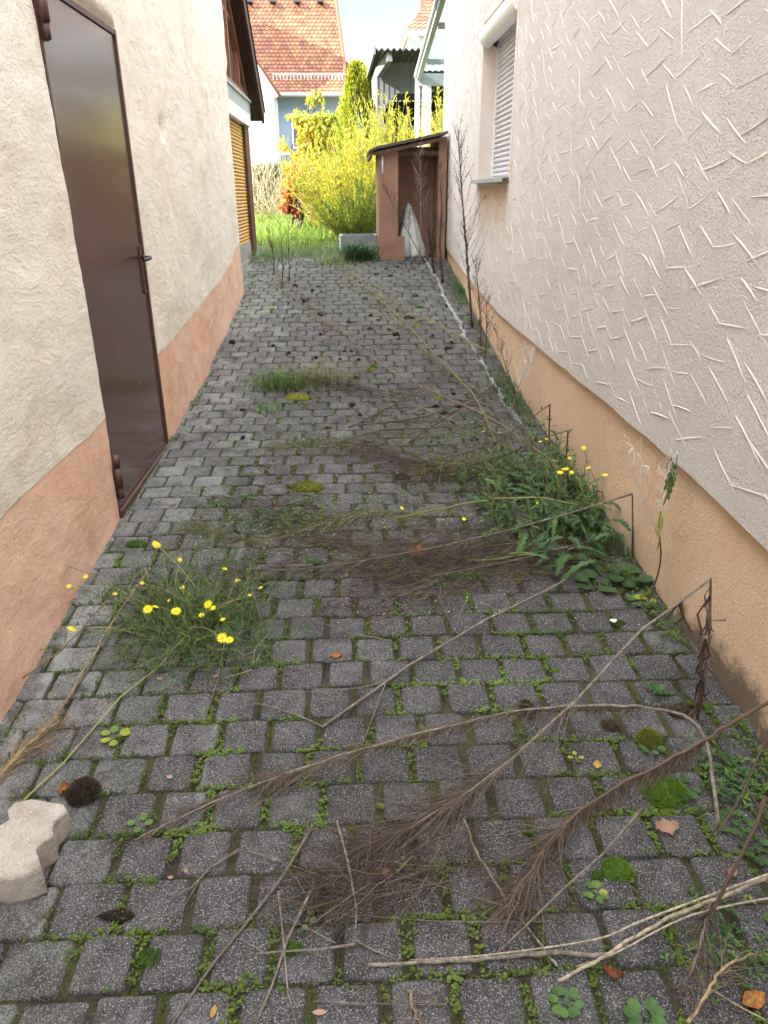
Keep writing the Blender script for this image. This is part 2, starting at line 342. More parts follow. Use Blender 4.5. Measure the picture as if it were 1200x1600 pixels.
def build_paving():
    V = []; Fq = []; C = []; joints = []
    y = .35; r = 0
    while y < 10.95:
        pit = .1375*(1+rnd.uniform(-.03, .03))
        near = y < 4.8; N_ = 36 if near else 14
        x = -1.32+(r % 2)*.077+rnd.uniform(-.012, .012)
        while x < 1.30:
            wid = .152*(1+rnd.uniform(-.05, .05))
            if y > 9.45 and x > .22: x += wid; continue
            xc = x+wid/2; yc = y+pit/2+.006*math.sin(xc*2.1+r*.15)+rnd.uniform(-.003, .003)
            if yc > 10.2+.5*math.sin(xc*3): x += wid; continue
            left = xc < -.60-.012*yc+.06*math.sin(yc*3.1)
            jt = (.004 if left else (.007 if yc > 4 else .0095))*rnd.uniform(.6, 1.5)
            hx = wid/2-jt*1.12; hy = pit/2-jt*.32
            rot = rnd.uniform(-.02, .02); z = float(gz(yc))+rnd.uniform(-.003, .003); sl = (float(gz(yc+.05))-float(gz(yc-.05)))/.1
            tx = rnd.uniform(-.03, .03); ty = sl+rnd.uniform(-.035, .035)
            k = np.arange(N_)/N_*2*PI+.01; ex = .17
            ca = np.sign(np.cos(k))*np.abs(np.cos(k))**ex; sa = np.sign(np.sin(k))*np.abs(np.sin(k))**ex
            jr = 1+(nr.uniform(-.022, .010, N_)+.045*vnoise(np.cos(k)*2+r*7, np.sin(k)*2+xc*31, 5)-.03)*(1 if not left else .5)
            if rnd.random() < .4: jr = jr-rnd.uniform(.05, .16)*np.exp(-(np.abs(np.angle(np.exp(1j*(k-rnd.choice((.8, 2.35, 3.95, 5.5))))))/.22)**2)
            ring = lambda s, dz: np.stack([xc+(ca*jr*hx*s)*math.cos(rot)-(sa*jr*hy*s)*math.sin(rot), yc+(ca*jr*hx*s)*math.sin(rot)+(sa*jr*hy*s)*math.cos(rot), z+dz+tx*(ca*hx*s)+ty*(sa*hy*s)], 1)
            b = len(V)
            rings = [ring(1.02, -.03), ring(1.0, -.0065), ring(.965, -.0015), ring(.88, .0004), ring(.4, .001)]
            for R_ in rings: V.extend(R_.tolist())
            V.append([xc, yc, z+.0025])
            nf = 0
            for a in range(4):
                for i in range(N_):
                    j = (i+1) % N_; Fq.append((b+a*N_+i, b+a*N_+j, b+(a+1)*N_+j, b+(a+1)*N_+i)); nf += 1
            for i in range(N_): Fq.append((b+4*N_+i, b+4*N_+(i+1) % N_, b+5*N_)); nf += 1
            g = .098*rnd.uniform(.68, 1.28)
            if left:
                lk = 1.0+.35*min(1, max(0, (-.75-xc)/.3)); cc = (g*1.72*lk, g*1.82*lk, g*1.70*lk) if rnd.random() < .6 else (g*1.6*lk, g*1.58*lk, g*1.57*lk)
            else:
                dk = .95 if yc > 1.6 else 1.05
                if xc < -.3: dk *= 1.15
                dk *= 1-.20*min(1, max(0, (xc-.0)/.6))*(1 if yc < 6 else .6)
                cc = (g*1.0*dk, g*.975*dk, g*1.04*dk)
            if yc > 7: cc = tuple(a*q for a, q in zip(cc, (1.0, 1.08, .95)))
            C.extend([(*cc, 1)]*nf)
            joints.append((xc, yc, wid/2, pit/2, left))
            x += wid
        y += pit; r += 1
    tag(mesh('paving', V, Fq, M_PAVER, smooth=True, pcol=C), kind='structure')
    return joints
JOINTS = build_paving()
def grid(name, xs, ys, zf, mat, **k):
    X, Y = np.meshgrid(xs, ys); Z = zf(X, Y); V = np.stack([X.ravel(), Y.ravel(), Z.ravel()], 1); nx = len(xs)
    i = (np.arange(len(ys)-1)[:, None]*nx+np.arange(nx-1)[None]).ravel()
    return mesh(name, V, np.stack([i, i+1, i+nx+1, i+nx], 1), mat, smooth=True, **k)
tag(grid('joint_soil', np.arange(-1.5, 1.5, .018), np.concatenate([np.arange(-1, 4.5, .018), np.arange(4.5, 11, .045)]),
     lambda X, Y: gz(Y)-.0095+.006*fbm(X*9, Y*9, 3, 3)+.0035*fbm(X*60, Y*60, 2, 9), M_SOIL), kind='structure')
def garden_mat():
    m, t, p, N, L = nodes('garden soil and turf'); v = coord(N, L)
    c = ramp(N, L, noise(N, L, 3, 6, .7, v), [(.35, (.05, .06, .02)), (.65, (.09, .13, .03))])
    L(c, p.inputs['Base Color']); p.inputs['Roughness'].default_value = 1; L(bump(N, L, noise(N, L, 30), 1, .03), p.inputs['Normal']); return m
M_GARDEN = garden_mat()
ysg = np.concatenate([np.linspace(-400, -10, 12), np.linspace(-6, 24, 60), np.linspace(28, 900, 20)])
tag(grid('ground', np.concatenate([np.linspace(-600, -12, 12), np.linspace(-8, 8, 33), np.linspace(12, 600, 12)]), ysg,
     lambda X, Y: gz(Y)-.05-.0*X, M_GARDEN), kind='structure')

# ------------------------------------------------------------------ left house (cream plaster)
def lump(a, b, seed=0):
    return .016*fbm(a*1.3, b*1.3, 3, seed)+.007*fbm(a*5, b*5, 3, seed+5)+.0022*fbm(a*22, b*30, 2, seed+9)
PLY = [-6, 1.5, 2.17, 3.23, 4.29, 5.0, 5.62, 6.6, 7.3, 7.92, 8.4]; PLZ = [.5, .63, .66, .68, .75, .79, .83, .90, .99, 1.11, 1.13]
YEZ = [0, .66, 1.1, 1.84, 2.31, 2.76, 3.24, 6]; YEY = [8.32, 8.31, 8.06, 8.10, 8.06, 8.36, 8.21, 8.2]
D0, D1, DZ0, DZ1 = 3.26, 4.29, .205, 2.33
def left_house():
    root = thing('plaster_house', 'house wall of rough cream plaster over a salmon plinth with a brown steel door', 'house')
    ys = np.unique(np.round(np.concatenate([np.arange(-6, 1, .25), np.arange(1, 8.2, .035), [D0, D1, D0-.012, D1+.012, 8.2]]), 4))
    zp = np.interp(ys, PLY, PLZ)+.012*fbm(ys*3, ys*0, 2, 4)
    def sheet(name, rows, mat, off):
        R = np.array(rows); U = np.broadcast_to(ys, R.shape).copy()
        # last stretch of the wall bends to its uneven end
        k = np.clip((U-7.2)/1.0, 0, 1); U = U+k*(np.interp(R, YEZ, YEY)-8.2)
        X = XL+off+lump(U, R, 1)+.02*np.exp(-((U-8.3)/.12)**2)*-1.5
        ind = (U > D0-.002) & (U < D1+.002) & (R < DZ1+.01) & (R > .1)
        X = np.where(ind, XL-.06, X)
        # old wall tie recess beyond the door
        rc = np.exp(-(((U-5.08)/.045)**2)**2-(((R-1.72)/.19)**2)**3); X = X-.022*rc
        rc = np.exp(-(((U-5.12)/.06)**2)-(((R-1.96)/.05)**2)); X = X-.035*rc
        V = np.stack([X, U, R], -1).reshape(-1, 3); nx = len(ys)
        i = (np.arange(R.shape[0]-1)[:, None]*nx+np.arange(nx-1)[None]).ravel()
        o = mesh(name, V, np.stack([i, i+1, i+nx+1, i+nx], 1)[:, ::-1].copy(), mat, root, True)
        e = V.reshape(R.shape[0], nx, 3)[:, -1]           # the end face turning into the recess
        m = M(); n = m.verts([p for q in e for p in (q, (q[0]-.03, q[1]+.012, q[2]), (q[0]-.5, q[1]+.012, q[2]))])
        for a in range(len(e)-1): m.face(n+3*a, n+3*a+1, n+3*a+4, n+3*a+3); m.face(n+3*a+1, n+3*a+2, n+3*a+5, n+3*a+4)
        return o, m
    g = gz(ys)-.08
    rows = [g+(zp-g)*t for t in np.linspace(0, 1, 26)]
    o, m = sheet('plinth', rows, M_SALMON, 0); m.build('plinth_end', M_SALMON, root, True)
    zt = 3.2
    zl = list(np.linspace(0, 1, 46)); rows = [zp+(2.33-zp)*t for t in zl]+[np.full_like(ys, z) for z in np.arange(2.37, 5.3, .045)]
    o, m = sheet('plaster_wall', rows, M_CREAM, .0015); m.build('wall_end', M_CREAM, root, True)
    # door with frame, hinges and lever handle
    d = M(); d.box(XL-.05, XL-.006, D0+.016, D1-.02, DZ0+.02, DZ1-.022); door = d.build('door', M_DOOR, root)
    fr = M(); fr.box(XL-.055, XL+.004, D1-.0185, D1+.004, DZ0, DZ1+.003); fr.box(XL-.055, XL+.003, D0, D1-.019, DZ1-.02, DZ1+.003)
    fr.box(XL-.055, XL-.003, D0-.003, D0+.0145, DZ0, DZ1-.021); fr.box(XL-.055, XL+.012, D0, D1-.019, DZ0-.02, DZ0+.012); fr.build('door_frame', M_HINGE, door)
    for z in (.29, 2.14):
        h = M(); x = XL+.014; y = D0+.012
        h.tube([(x, y, z-.01), (x, y, z+.045)], .016, 10); h.tube([(x, y, z+.046), (x, y, z+.14)], .021, 10); h.tube([(x, y, z+.141), (x, y, z+.20)], .018, 10)
        h.box(XL-.004, XL+.010, D0-.004, D0+.045, z-.012, z+.19); h.build('hinge', M_HINGE, door, True)
    h = M(); hy = D1-.065; hz = 1.285
    h.box(XL-.005, XL+.003, hy-.017, hy+.017, hz-.17, hz+.05); h.tube([(XL+.0031, hy, hz+.05), (XL-.004, hy, hz+.05)], .0165, 12); h.tube([(XL+.0031, hy, hz-.17), (XL-.004, hy, hz-.17)], .0165, 12)
    h.tube([(XL+.002, hy, hz-.12), (XL+.009, hy, hz-.12)], .008, 10)
    esc = h.build('handle_plate', M_HINGE, door)
    h = M(); h.tube([(XL+.002, hy, hz), (XL+.03, hy, hz)], .012, 12); h.tube([(XL+.025, hy-.002, hz), (XL+.048, hy, hz), (XL+.055, hy-.03, hz), (XL+.052, hy-.085, hz-.003), (XL+.047, hy-.12, hz-.004)], [.009, .011, .011, .010, .008], 10)
    h.build('handle', M_BLACK, door, True)
    # roof of the house, out of frame above
    r = M(); r.poly([(XL+.35, 0, 5.1), (XL+.35, 0, 5.22), (-4.3, 0, 8.2), (-6.9, 0, 6.2), (-6.9, 0, 6.1), (-4.3, 0, 8.05)], (0, 15.0, 0))
    o = r.build('roof', M_TILE3, root); o.location.y = -6.1
    b = M(); b.box(-6.6, XL-.5, -6, 8.19, -.3, 5.1); b.box(-6.6, -3.4, -6.02, 8.9, 5.101, 7.2); b.build('walls_and_shade_block', M_CREAM, root)  # upper block is unseen, added to keep the stucco wall's far end shaded
    return root
left_house()

# ------------------------------------------------------------------ timber annex behind it: shutter, gable glazing, low eaves
def tiled(name, P0, U, V_, nu, nv, mat, parent, tw=None, lift=.03):
    """beaver-tail tiles on the parallelogram P0 + U*a + V*b (V goes up the slope)"""
    P0 = Vector(P0); U = Vector(U); V_ = Vector(V_); n = U.cross(V_).normalized()
    if n.z < 0: n = -n
    m = M(); du = U/nu; dv = V_/nv
    for j in range(nv):
        for i in range(-1 if j % 2 else 0, nu):
            o = P0+du*(i+(.5 if j % 2 else 0))+dv*j; m.tint = min(1, max(0, rnd.gauss(.5, .25)))
            a0 = 0; a1 = 1
            if i == -1: a0 = .5
            if j % 2 and i == nu-1: a1 = .5
            pts = [(a0+.03, .28), (.26 if a0 == 0 else .55, .02), (.5, -.06), (.74 if a1 == 1 else .49, .02), (a1-.03, .28)]
            if a0 == .5: pts = [(.53, -.04), (.74, .02), (.97, .28)]
            if a1 == .5: pts = [(.03, .28), (.26, .02), (.47, -.04)]
            lo = [o+du*a+dv*b+n*lift for a, b in pts]; up = [o+du*(a1-.03)+dv*1.25+n*lift*.3, o+du*(a0+.03)+dv*1.25+n*lift*.3]
            k = m.verts(lo+up+[p-n*lift*.9 for p in lo]); L_ = len(lo); m.face(*range(k, k+L_+2))
            for q in range(L_-1): m.face(k+q+1, k+q, k+L_+2+q, k+L_+3+q)
    m.tint = .4; b = m.verts([P0, P0+U, P0+U+V_, P0+V_]); m.face(b, b+1, b+2, b+3)
    return m.build(name, mat, parent)
def annex():
    root = thing('timber_annex', 'brown timber gable end with closed ochre roller shutter beyond the cream wall', 'building')
    xf = -1.22; y0 = 8.25; y1 = 9.83; y2 = 10.32; ze = 2.46
    m = M(); m.box(-4.5, xf-.06, y0+.1, y2-.04, .4, 2.6); m.build('back_wall', M_CONC, root)
    s = M(); z = 1.06; k = 0
    while z < 2.33:
        s.tube([(xf-.03, y0, z), (xf-.03, y1-.001, z)], .0185, 8); z += .0365
    s.build('roller_shutter', M_SLATYEL, root, True)
    p = M(); p.box(xf-.12, xf+.02, y1, y2-.12, .72, 2.75); p.build('post', M_TIMBER, root)
    b = M(); b.box(xf-.2, xf+.01, y0, y1-.002, .6, .86); b.box(xf-.2, xf-.005, y0, y1-.002, .862, 1.045); b.build('concrete_sill', M_CONC, root)
    b = M(); b.box(xf-.06, xf+.05, y0, y2-.1, 2.335, 2.47); b.build('shutter_box', M_WHITE, root)
    b = M(); b.box(xf-.06, xf+.045, y0, y2-.02, 2.475, 2.60); b.box(xf-.07, xf+.065, y0, y2, 2.603, 2.632); b.build('transom_ledge', M_PALEMETAL, root)
    # gable glazing under the rafters
    sl = .74; zr = lambda y: 2.48+(10.66-y)*sl
    f = M(); f.bar((xf-.01, 6.8, zr(6.8)-.16), (xf-.01, y2, zr(y2)-.16), .08, .09, (1, 0, 0)); f.box(xf-.05, xf+.028, y0, y2-.1, 2.634, 2.69)
    for yy in (8.95, 9.65): f.box(xf-.045, xf+.025, yy-.035, yy+.035, 2.692, zr(yy)-.18)
    f.bar((xf-.01, 8.3, 3.3), (xf-.01, 9.3, 3.3), .05, .05)
    fr = f.build('gable_window', M_FRAME, root)
    g = M(); g.poly([(xf-.03, y0-.1, 2.67), (xf-.03, y2-.1, 2.67), (xf-.03, y2-.1, zr(y2)-.14), (xf-.03, y0-.1, zr(y0)-.14)], (-.01, 0, 0)); g.build('pane', M_GLASS, fr)
    # roof slab: soffit boards, verge board, tiles on top
    Xo = -1.06; A = Vector((0, 10.68, 2.44)); B = Vector((0, 6.6, 2.44+4.08*sl))
    nrm = Vector((0, sl, 1)).normalized()
    r = M(); r.poly([(Xo-.02, A.y, A.z), (Xo-.02, B.y, B.z), (Xo-.02, B.y, B.z+.06), (Xo-.02, A.y, A.z+.06)], (-3.2, 0, 0)); ro = r.build('roof', M_SOFFIT, root)
    v = M(); v.bar(Vector((Xo, A.y+.01, A.z+.03)), Vector((Xo, B.y, B.z+.03)), .15, .028, (1, 0, 0)); v.build('verge_board', M_TIMBER, ro)
    tiled('roof_tiles', (Xo-.02-3.2, A.y+.04, A.z+.10), (3.25, 0, 0), (0, B.y-A.y-.04, B.z-A.z), 20, 30, M_TILE3, ro, lift=.02)
    return root
annex()

# ------------------------------------------------------------------ right house (stucco)
W0, W1, WZ0, WZ1 = 5.90, 7.27, 1.70, 2.90
RPY = [-6, 1.0, 1.84, 2.4, 3.2, 4.33, 5.97, 7.6, 9.6, 10.4]; RPZ = [.5, .62, .645, .675, .69, .69, .70, .80, .98, 1.05]
def right_house():
    root = thing('stucco_house', 'house wall of blush stucco with white trowel marks over an orange plinth', 'house')
    YE = 10.1
    ys = np.unique(np.round(np.concatenate([np.arange(-6, 1, .25), np.arange(1, YE, .05), [W0, W1, YE]]), 4))
    zp = np.interp(ys, RPY, RPZ)+.006*fbm(ys*4, ys*0, 2, 11)
    nx = len(ys)
    def sheet(name, R, mat, off, hole, amp):
        R = np.array(R); U = np.broadcast_to(ys, R.shape)
        X = XR-off-amp*fbm(U*3, R*3, 3, 31)
        V = np.stack([X, U, R], -1).reshape(-1, 3)
        i = (np.arange(R.shape[0]-1)[:, None]*nx+np.arange(nx-1)[None])
        if hole is not None:
            zc = (R[:-1, :-1]+R[1:, :-1])/2; yc = (U[:-1, :-1]+U[:-1, 1:])/2
            keep = ~((yc > W0) & (yc < W1) & (zc > WZ0) & (zc < WZ1)); i = i[keep]
        i = i.ravel(); return mesh(name, V, np.stack([i, i+1, i+nx+1, i+nx], 1), mat, root, True)
    g = gz(ys)-.08
    # the plinth, with the weathered foot that kicks out where it meets the paving
    R = np.array([g+(zp-g)*t for t in np.linspace(0, 1, 22)])
    sheet('plinth', R, M_PLR, -.018, None, .004)
    rows = [zp+(1.7-zp)*t for t in np.linspace(0, 1, 18)]+[np.full_like(ys, z) for z in list(np.arange(1.76, 2.89, .06))+[2.9]+list(np.arange(2.98, 5.4, .08))]
    st = sheet('stucco_wall', rows, M_STUCCO, 0, True, .005)
    e = M(); b = [(XR, y, z) for y, z in zip(ys, zp)]; n = e.verts([q for p in b for q in (p, (p[0]+.03, p[1], p[2]))])
    for a in range(nx-1): e.face(n+2*a, n+2*a+1, n+2*a+3, n+2*a+2)
    e.box(XR+.001, XR+6, -6, YE-.001, 5.2, 5.45); e.box(XR+.16, XR+6, -6, YE-.001, -.3, 5.2); e.box(XR-.002, XR+.16, YE-.004, YE+.02, .7, 5.2)
    e.build('drip_edge_and_returns', M_STUCCO, root)
    # raised trowel marks
    t = M(); pts = []
    cand = [(.9+.138*i+(.069 if j % 2 else 0)+rnd.gauss(0, .018), .55+.112*j+rnd.gauss(0, .016), i, j) for i in range(68) for j in range(37)]
    for (y, z, ci, cj) in cand:
        if y > 10.02 or z < float(np.interp(y, RPY, RPZ))+.05 or rnd.random() < .06: continue
        if W0-.1 < y < W1+.1 and WZ0-.1 < z < WZ1+.1: continue
        if W0-.1 < y < W1+.1 and 1.35 < z < 1.7: continue
        pts.append((y, z)); shal = (ci+2*cj) % 5 in (0, 2); A_ = math.radians(rnd.gauss(11, 5) if shal else rnd.gauss(-28, 4))
        if rnd.random() < .05: A_ = math.radians(rnd.uniform(-80, -40))
        ln = rnd.uniform(.11, .22); hw = rnd.uniform(.0022, .0056); k = 6; hgt = rnd.uniform(.0012, .0028); bow = rnd.uniform(-.004, .004)
        x0 = XR-.0002
        ring = []
        for q in range(k+1):
            s_ = q/k; w_ = hw*math.sin(PI*(.08+.84*s_))**.6*rnd.uniform(.75, 1.2); cy = (s_-.5)*ln; cb = bow*(1-(2*s_-1)**2)
            py = y-(cy*math.cos(A_)-cb*math.sin(A_)); pz = z+(cy*math.sin(A_)+cb*math.cos(A_))
            ny, nz = math.sin(A_), math.cos(A_)
            ofs = -.005*fbm(np.array(py*3), np.array(pz*3), 3, 31)
            ring.append(((x0+ofs+.0005, py+ny*w_, pz+nz*w_), (x0+ofs-hgt*(.35 if q in (0, k) else 1), py-ny*w_*.3, pz-nz*w_*.3), (x0+ofs+.0005, py-ny*w_, pz-nz*w_)))
        n = t.verts([p for r_ in ring for p in r_])
        for q in range(k):
            for c in (0, 1): t.face(n+3*q+c, n+3*q+3+c, n+3*q+4+c, n+3*q+1+c)
    t.build('trowel_marks', M_RIDGE, root, True)
    # window
    w = M(); d = .155
    w.box(XR-.003, XR+d, W1, W1+.06, WZ0-.03, WZ1+.03); w.box(XR-.002, XR+d, W0-.06, W0, WZ0-.03, WZ1+.03)
    w.box(XR-.001, XR+d, W0+.001, W1-.001, WZ1, WZ1+.06); w.box(XR+.001, XR+d, W0+.001, W1-.001, WZ0-.06, WZ0)
    w.build('reveal', M_REVEAL, root)
    f = M(); f.box(XR+.115, XR+.17, W1-.028, W1-.001, WZ0, WZ1); f.box(XR+.115, XR+.17, W0+.001, W0+.028, WZ0, WZ1); f.box(XR+.116, XR+.169, W0+.02, W1-.02, WZ1-.05, WZ1-.001); win = f.build('window', M_WHITE, root)
    s = M(); z = WZ0+.03
    while z < 2.76:
        s.poly([(XR+.139, W0+.029, z-.019), (XR+.129, W0+.029, z-.016), (XR+.122, W0+.029, z-.004), (XR+.124, W0+.029, z+.009), (XR+.136, W0+.029, z+.019)], (0, W1-W0-.058, 0)); z += .0385
    s.build('roller_shutter', M_SLATGREY, win)
    c = M(); P = []
    for k in range(13):
        a = PI*(.5+k/12*1.0)*1.0; P.append((XR+.045+.085*math.cos(a), W0+.004, 2.80+.088*math.sin(a)*-1))
    P = [(XR+.15, W0+.004, 2.888)]+P+[(XR+.15, W0+.004, 2.712)]; c.poly(P, (0, W1-W0-.008, 0)); c.build('shutter_box', M_WHITE, win)
    c = M(); c.poly([(XR+.13, W0-.02, WZ0+.012), (XR-.055, W0-.02, WZ0-.006), (XR-.055, W0-.02, WZ0-.036), (XR-.048, W0-.02, WZ0-.036), (XR-.046, W0-.02, WZ0-.012), (XR+.13, W0-.02, WZ0+.004)], (0, W1-W0+.09, 0)); c.build('window_sill', M_PALEMETAL, win)
    r = M(); r.poly([(XR-.5, 0, 5.42), (XR-.5, 0, 5.5), (XR+4, 0, 8.2), (XR+8.4, 0, 5.5), (XR+8.4, 0, 5.42), (XR+4, 0, 8.05)], (0, 17.1, 0)); o = r.build('roof', M_TILE3, root); o.location.y = -6.1
right_house()

exec_bg = True
# ------------------------------------------------------------------ shed at the end of the alley
M_SHED = plain('terracotta shed render', (.30, .17, .115), .9, .12, 4, .3, .003, 60)
M_BITUMEN = plain('weathered roofing felt', (.075, .068, .062), .85, .3, 10, .4, .004, 40)
def shed():
    root = thing('garden_shed', 'small open terracotta rendered lean-to with a dark sloping roof at the alley end', 'shed')
    y = 9.46
    m = M(); m.box(.36, .59, y, y+.24, .70, 2.04); m.box(.352, .67, y-.012, y+.252, .70, 1.10); m.build('pillar', M_SHED, root)
    m = M(); m.box(1.065, 1.16, y+.002, 10.5, .70, 2.17); m.build('side_wall', M_SHED, root)
    m = M(); m.box(.592, 1.064, 9.96, 10.08, .70, 2.10); m.box(.362, .44, y+.253, 10.4, .70, 2.03); m.build('back_wall', M_SHED, root)
    m = M(); m.box(.59, 1.064, y+.02, y+.2, 1.985, 2.035); m.build('lintel', M_TIMBER, root)
    P = []; N_ = 40
    for i in range(N_+1):
        x = .245+(1.15-.245)*i/N_; z = 2.035+(x-.26)*.19+.002*math.sin(i*1.3)-.02*max(0, (.33-x)/.08); P.append((x, y-.11, z))
    m = M(); m.poly(P+[(p[0], p[1], p[2]+.028) for p in reversed(P)], (0, 1.25, 0)); r = m.build('roof', M_BITUMEN, root)
    m = M(); m.bar((.27, y-.105, 1.985+.01), (.27, 10.6, 1.985+.01), .03, .07); m.bar((.30, y-.085, 2.0), (1.14, y-.085, 2.16), .02, .035); m.build('fascia', M_TIMBER, r)
    m = M(); m.tube([(.405, y-.02, 1.985), (.405, y-.02, 1.79)], .011, 8); m.build('drip_pipe', M_WHITE, root, True)
    return root
shed()
M_TARP = None
def tarp_mat():
    m, t, p, N, L = nodes('dusty white plastic'); v = coord(N, L)
    c = ramp(N, L, noise(N, L, 7, 5, .7, v), [(.35, (.52, .55, .50)), (.65, (.80, .82, .80))])
    L(c, p.inputs['Base Color']); p.inputs['Roughness'].default_value = .45; L(bump(N, L, noise(N, L, 18, 4, .6, v), .5, .01), p.inputs['Normal'])
    return m
def tarp():
    m = M(); n = 26; k = 14; tip = Vector((.745, 9.84, 1.47)); base = len(m.v)
    for j in range(k+1):
        s = j/k
        for i in range(n):
            a = 2*PI*i/n; fold = 1+.16*math.sin(5*a+s*2)+.09*math.sin(9*a-s*3)
            rx = (.012+.155*s**.85+.03*s*math.sin(3*s))*fold; ry = (.01+.12*s)*fold
            m.v.append((tip.x+.03*s+rx*math.cos(a), tip.y-.06*s+ry*math.sin(a), tip.z-(tip.z-.845)*s+.01*math.sin(4*a)*s))
    for j in range(k):
        for i in range(n): q = (i+1) % n; m.face(base+j*n+i, base+(j+1)*n+i, base+(j+1)*n+q, base+j*n+q)
    m.face(*range(base, base+n)); m.face(*reversed(range(base+k*n, base+k*n+n)))
    tag(m.build('plastic_sheet', tarp_mat(), smooth=True), 'whitish plastic sheet tied to a point and leaning inside the terracotta shed', 'plastic sheet')
    b = M(); b.bar((.955, 9.62, .84), (.985, 9.72, 1.07), .05, .025); tag(b.build('wooden_board', M_TIMBER), 'short dark board leaning beside the plastic sheet in the shed', 'board')
tarp()
def trough():
    root = thing('planter_trough', 'low grey concrete trough standing left of the terracotta shed', 'planter')
    a = PY(531, 368, 10.0); z0 = float(gz(10.0))-.03; x0, x1 = a.x, .355; z1 = a.z
    m = M(); m.box(x0, x1, 10, 10.03, z0, z1); m.box(x0, x1, 10.37, 10.4, z0, z1); m.box(x0, x0+.03, 10.031, 10.369, z0, z1); m.box(x1-.03, x1, 10.031, 10.369, z0, z1)
    m.build('basin', plain('blue grey concrete', (.22, .25, .26), .8, .2, 12), root)
    m = M(); m.box(x0-.012, x0+.012, 9.97, 9.999, z0, z1+.012); m.build('corner_post', M_WHITE, root)
    m = M(); m.box(x0+.031, x1-.031, 10.031, 10.369, z0, z1-.04); m.build('soil', M_SOIL, root)
trough()

# ------------------------------------------------------------------ glazed canopy beyond the stucco house
def poly_mat():
    m, t, p, N, L = nodes('ribbed polycarbonate'); v = coord(N, L)
    wv = N('ShaderNodeTexWave'); wv.bands_direction = 'X'; wv.inputs['Scale'].default_value = 9; L(v, wv.inputs['Vector'])
    c = ramp(N, L, wv.outputs['Fac'], [(.3, (.24, .32, .33)), (.7, (.36, .42, .41))]); L(c, p.inputs['Base Color']); p.inputs['Roughness'].default_value = .25
    tr = N('ShaderNodeBsdfTranslucent'); L(c, tr.inputs[0]); tp = N('ShaderNodeBsdfTransparent'); tp.inputs[0].default_value = (.85, .95, .93, 1)
    a = N('ShaderNodeMixShader'); a.inputs[0].default_value = .55; L(p.outputs[0], a.inputs[1]); L(tr.outputs[0], a.inputs[2])
    b = N('ShaderNodeMixShader'); b.inputs[0].default_value = .3; L(a.outputs[0], b.inputs[1]); L(tp.outputs[0], b.inputs[2]); L(b.outputs[0], t.nodes['Material Output'].inputs[0])
    return m
M_CANF = plain('grey white aluminium', (.26, .28, .30), .5, .05, 5, .1, .001)
def canopy():
    root = thing('glazed_canopy', 'white framed lean-to canopy with ribbed clear roof joined to the stucco house', 'canopy')
    z = lambda y: 3.8-(y-10.9)*.138
    f = M(); f.bar((1.22, 10.15, z(10.15)), (1.22, 14.05, z(14.05)), .07, .13); f.box(1.19, 4.2, 14.06, 14.14, z(14)-.15, z(14)+.03)
    for y in (11.6, 13.1): f.box(1.26, 4.2, y-.03, y+.03, z(y)-.10, z(y)-.03)
    f.box(1.19, 4.2, 10.14, 10.2, z(10.15)-.05, z(10.15)+.1); f.build('frame', M_CANF, root)
    g = M(); g.bar((1.165, 10.15, z(10.15)+.03), (1.165, 14.2, z(14.2)+.03), .03, .05); g.bar((1.165, 14.18, z(14.2)+.02), (4.2, 14.18, z(14.2)+.02), .07, .06); g.build('gutter', M_PALEMETAL, root)
    p = M(); a = len(p.v); ny = 2; nx = 120
    for i in range(nx+1):
        x = 1.2+3*i/nx
        for y in (10.15, 14.1): p.v.append((x, y, z(y)+.085+.012*math.cos(i*PI/2)))
    for i in range(nx): p.face(a+2*i, a+2*i+1, a+2*i+3, a+2*i+2)
    p.build('roof_panel', poly_mat(), root)
    c = M(); c.box(1.285, 1.425, 14.0, 14.14, .7, z(14)-.151); c.build('column', plain('white column render', (.45, .45, .44), .8, .12, 9, .5, .006, 40), root)
    c = M(); c.tube([(1.215, 14.2, z(14)-.02), (1.215, 14.2, .8)], .042, 12); c.build('downpipe', M_WHITE, root, True)
canopy()

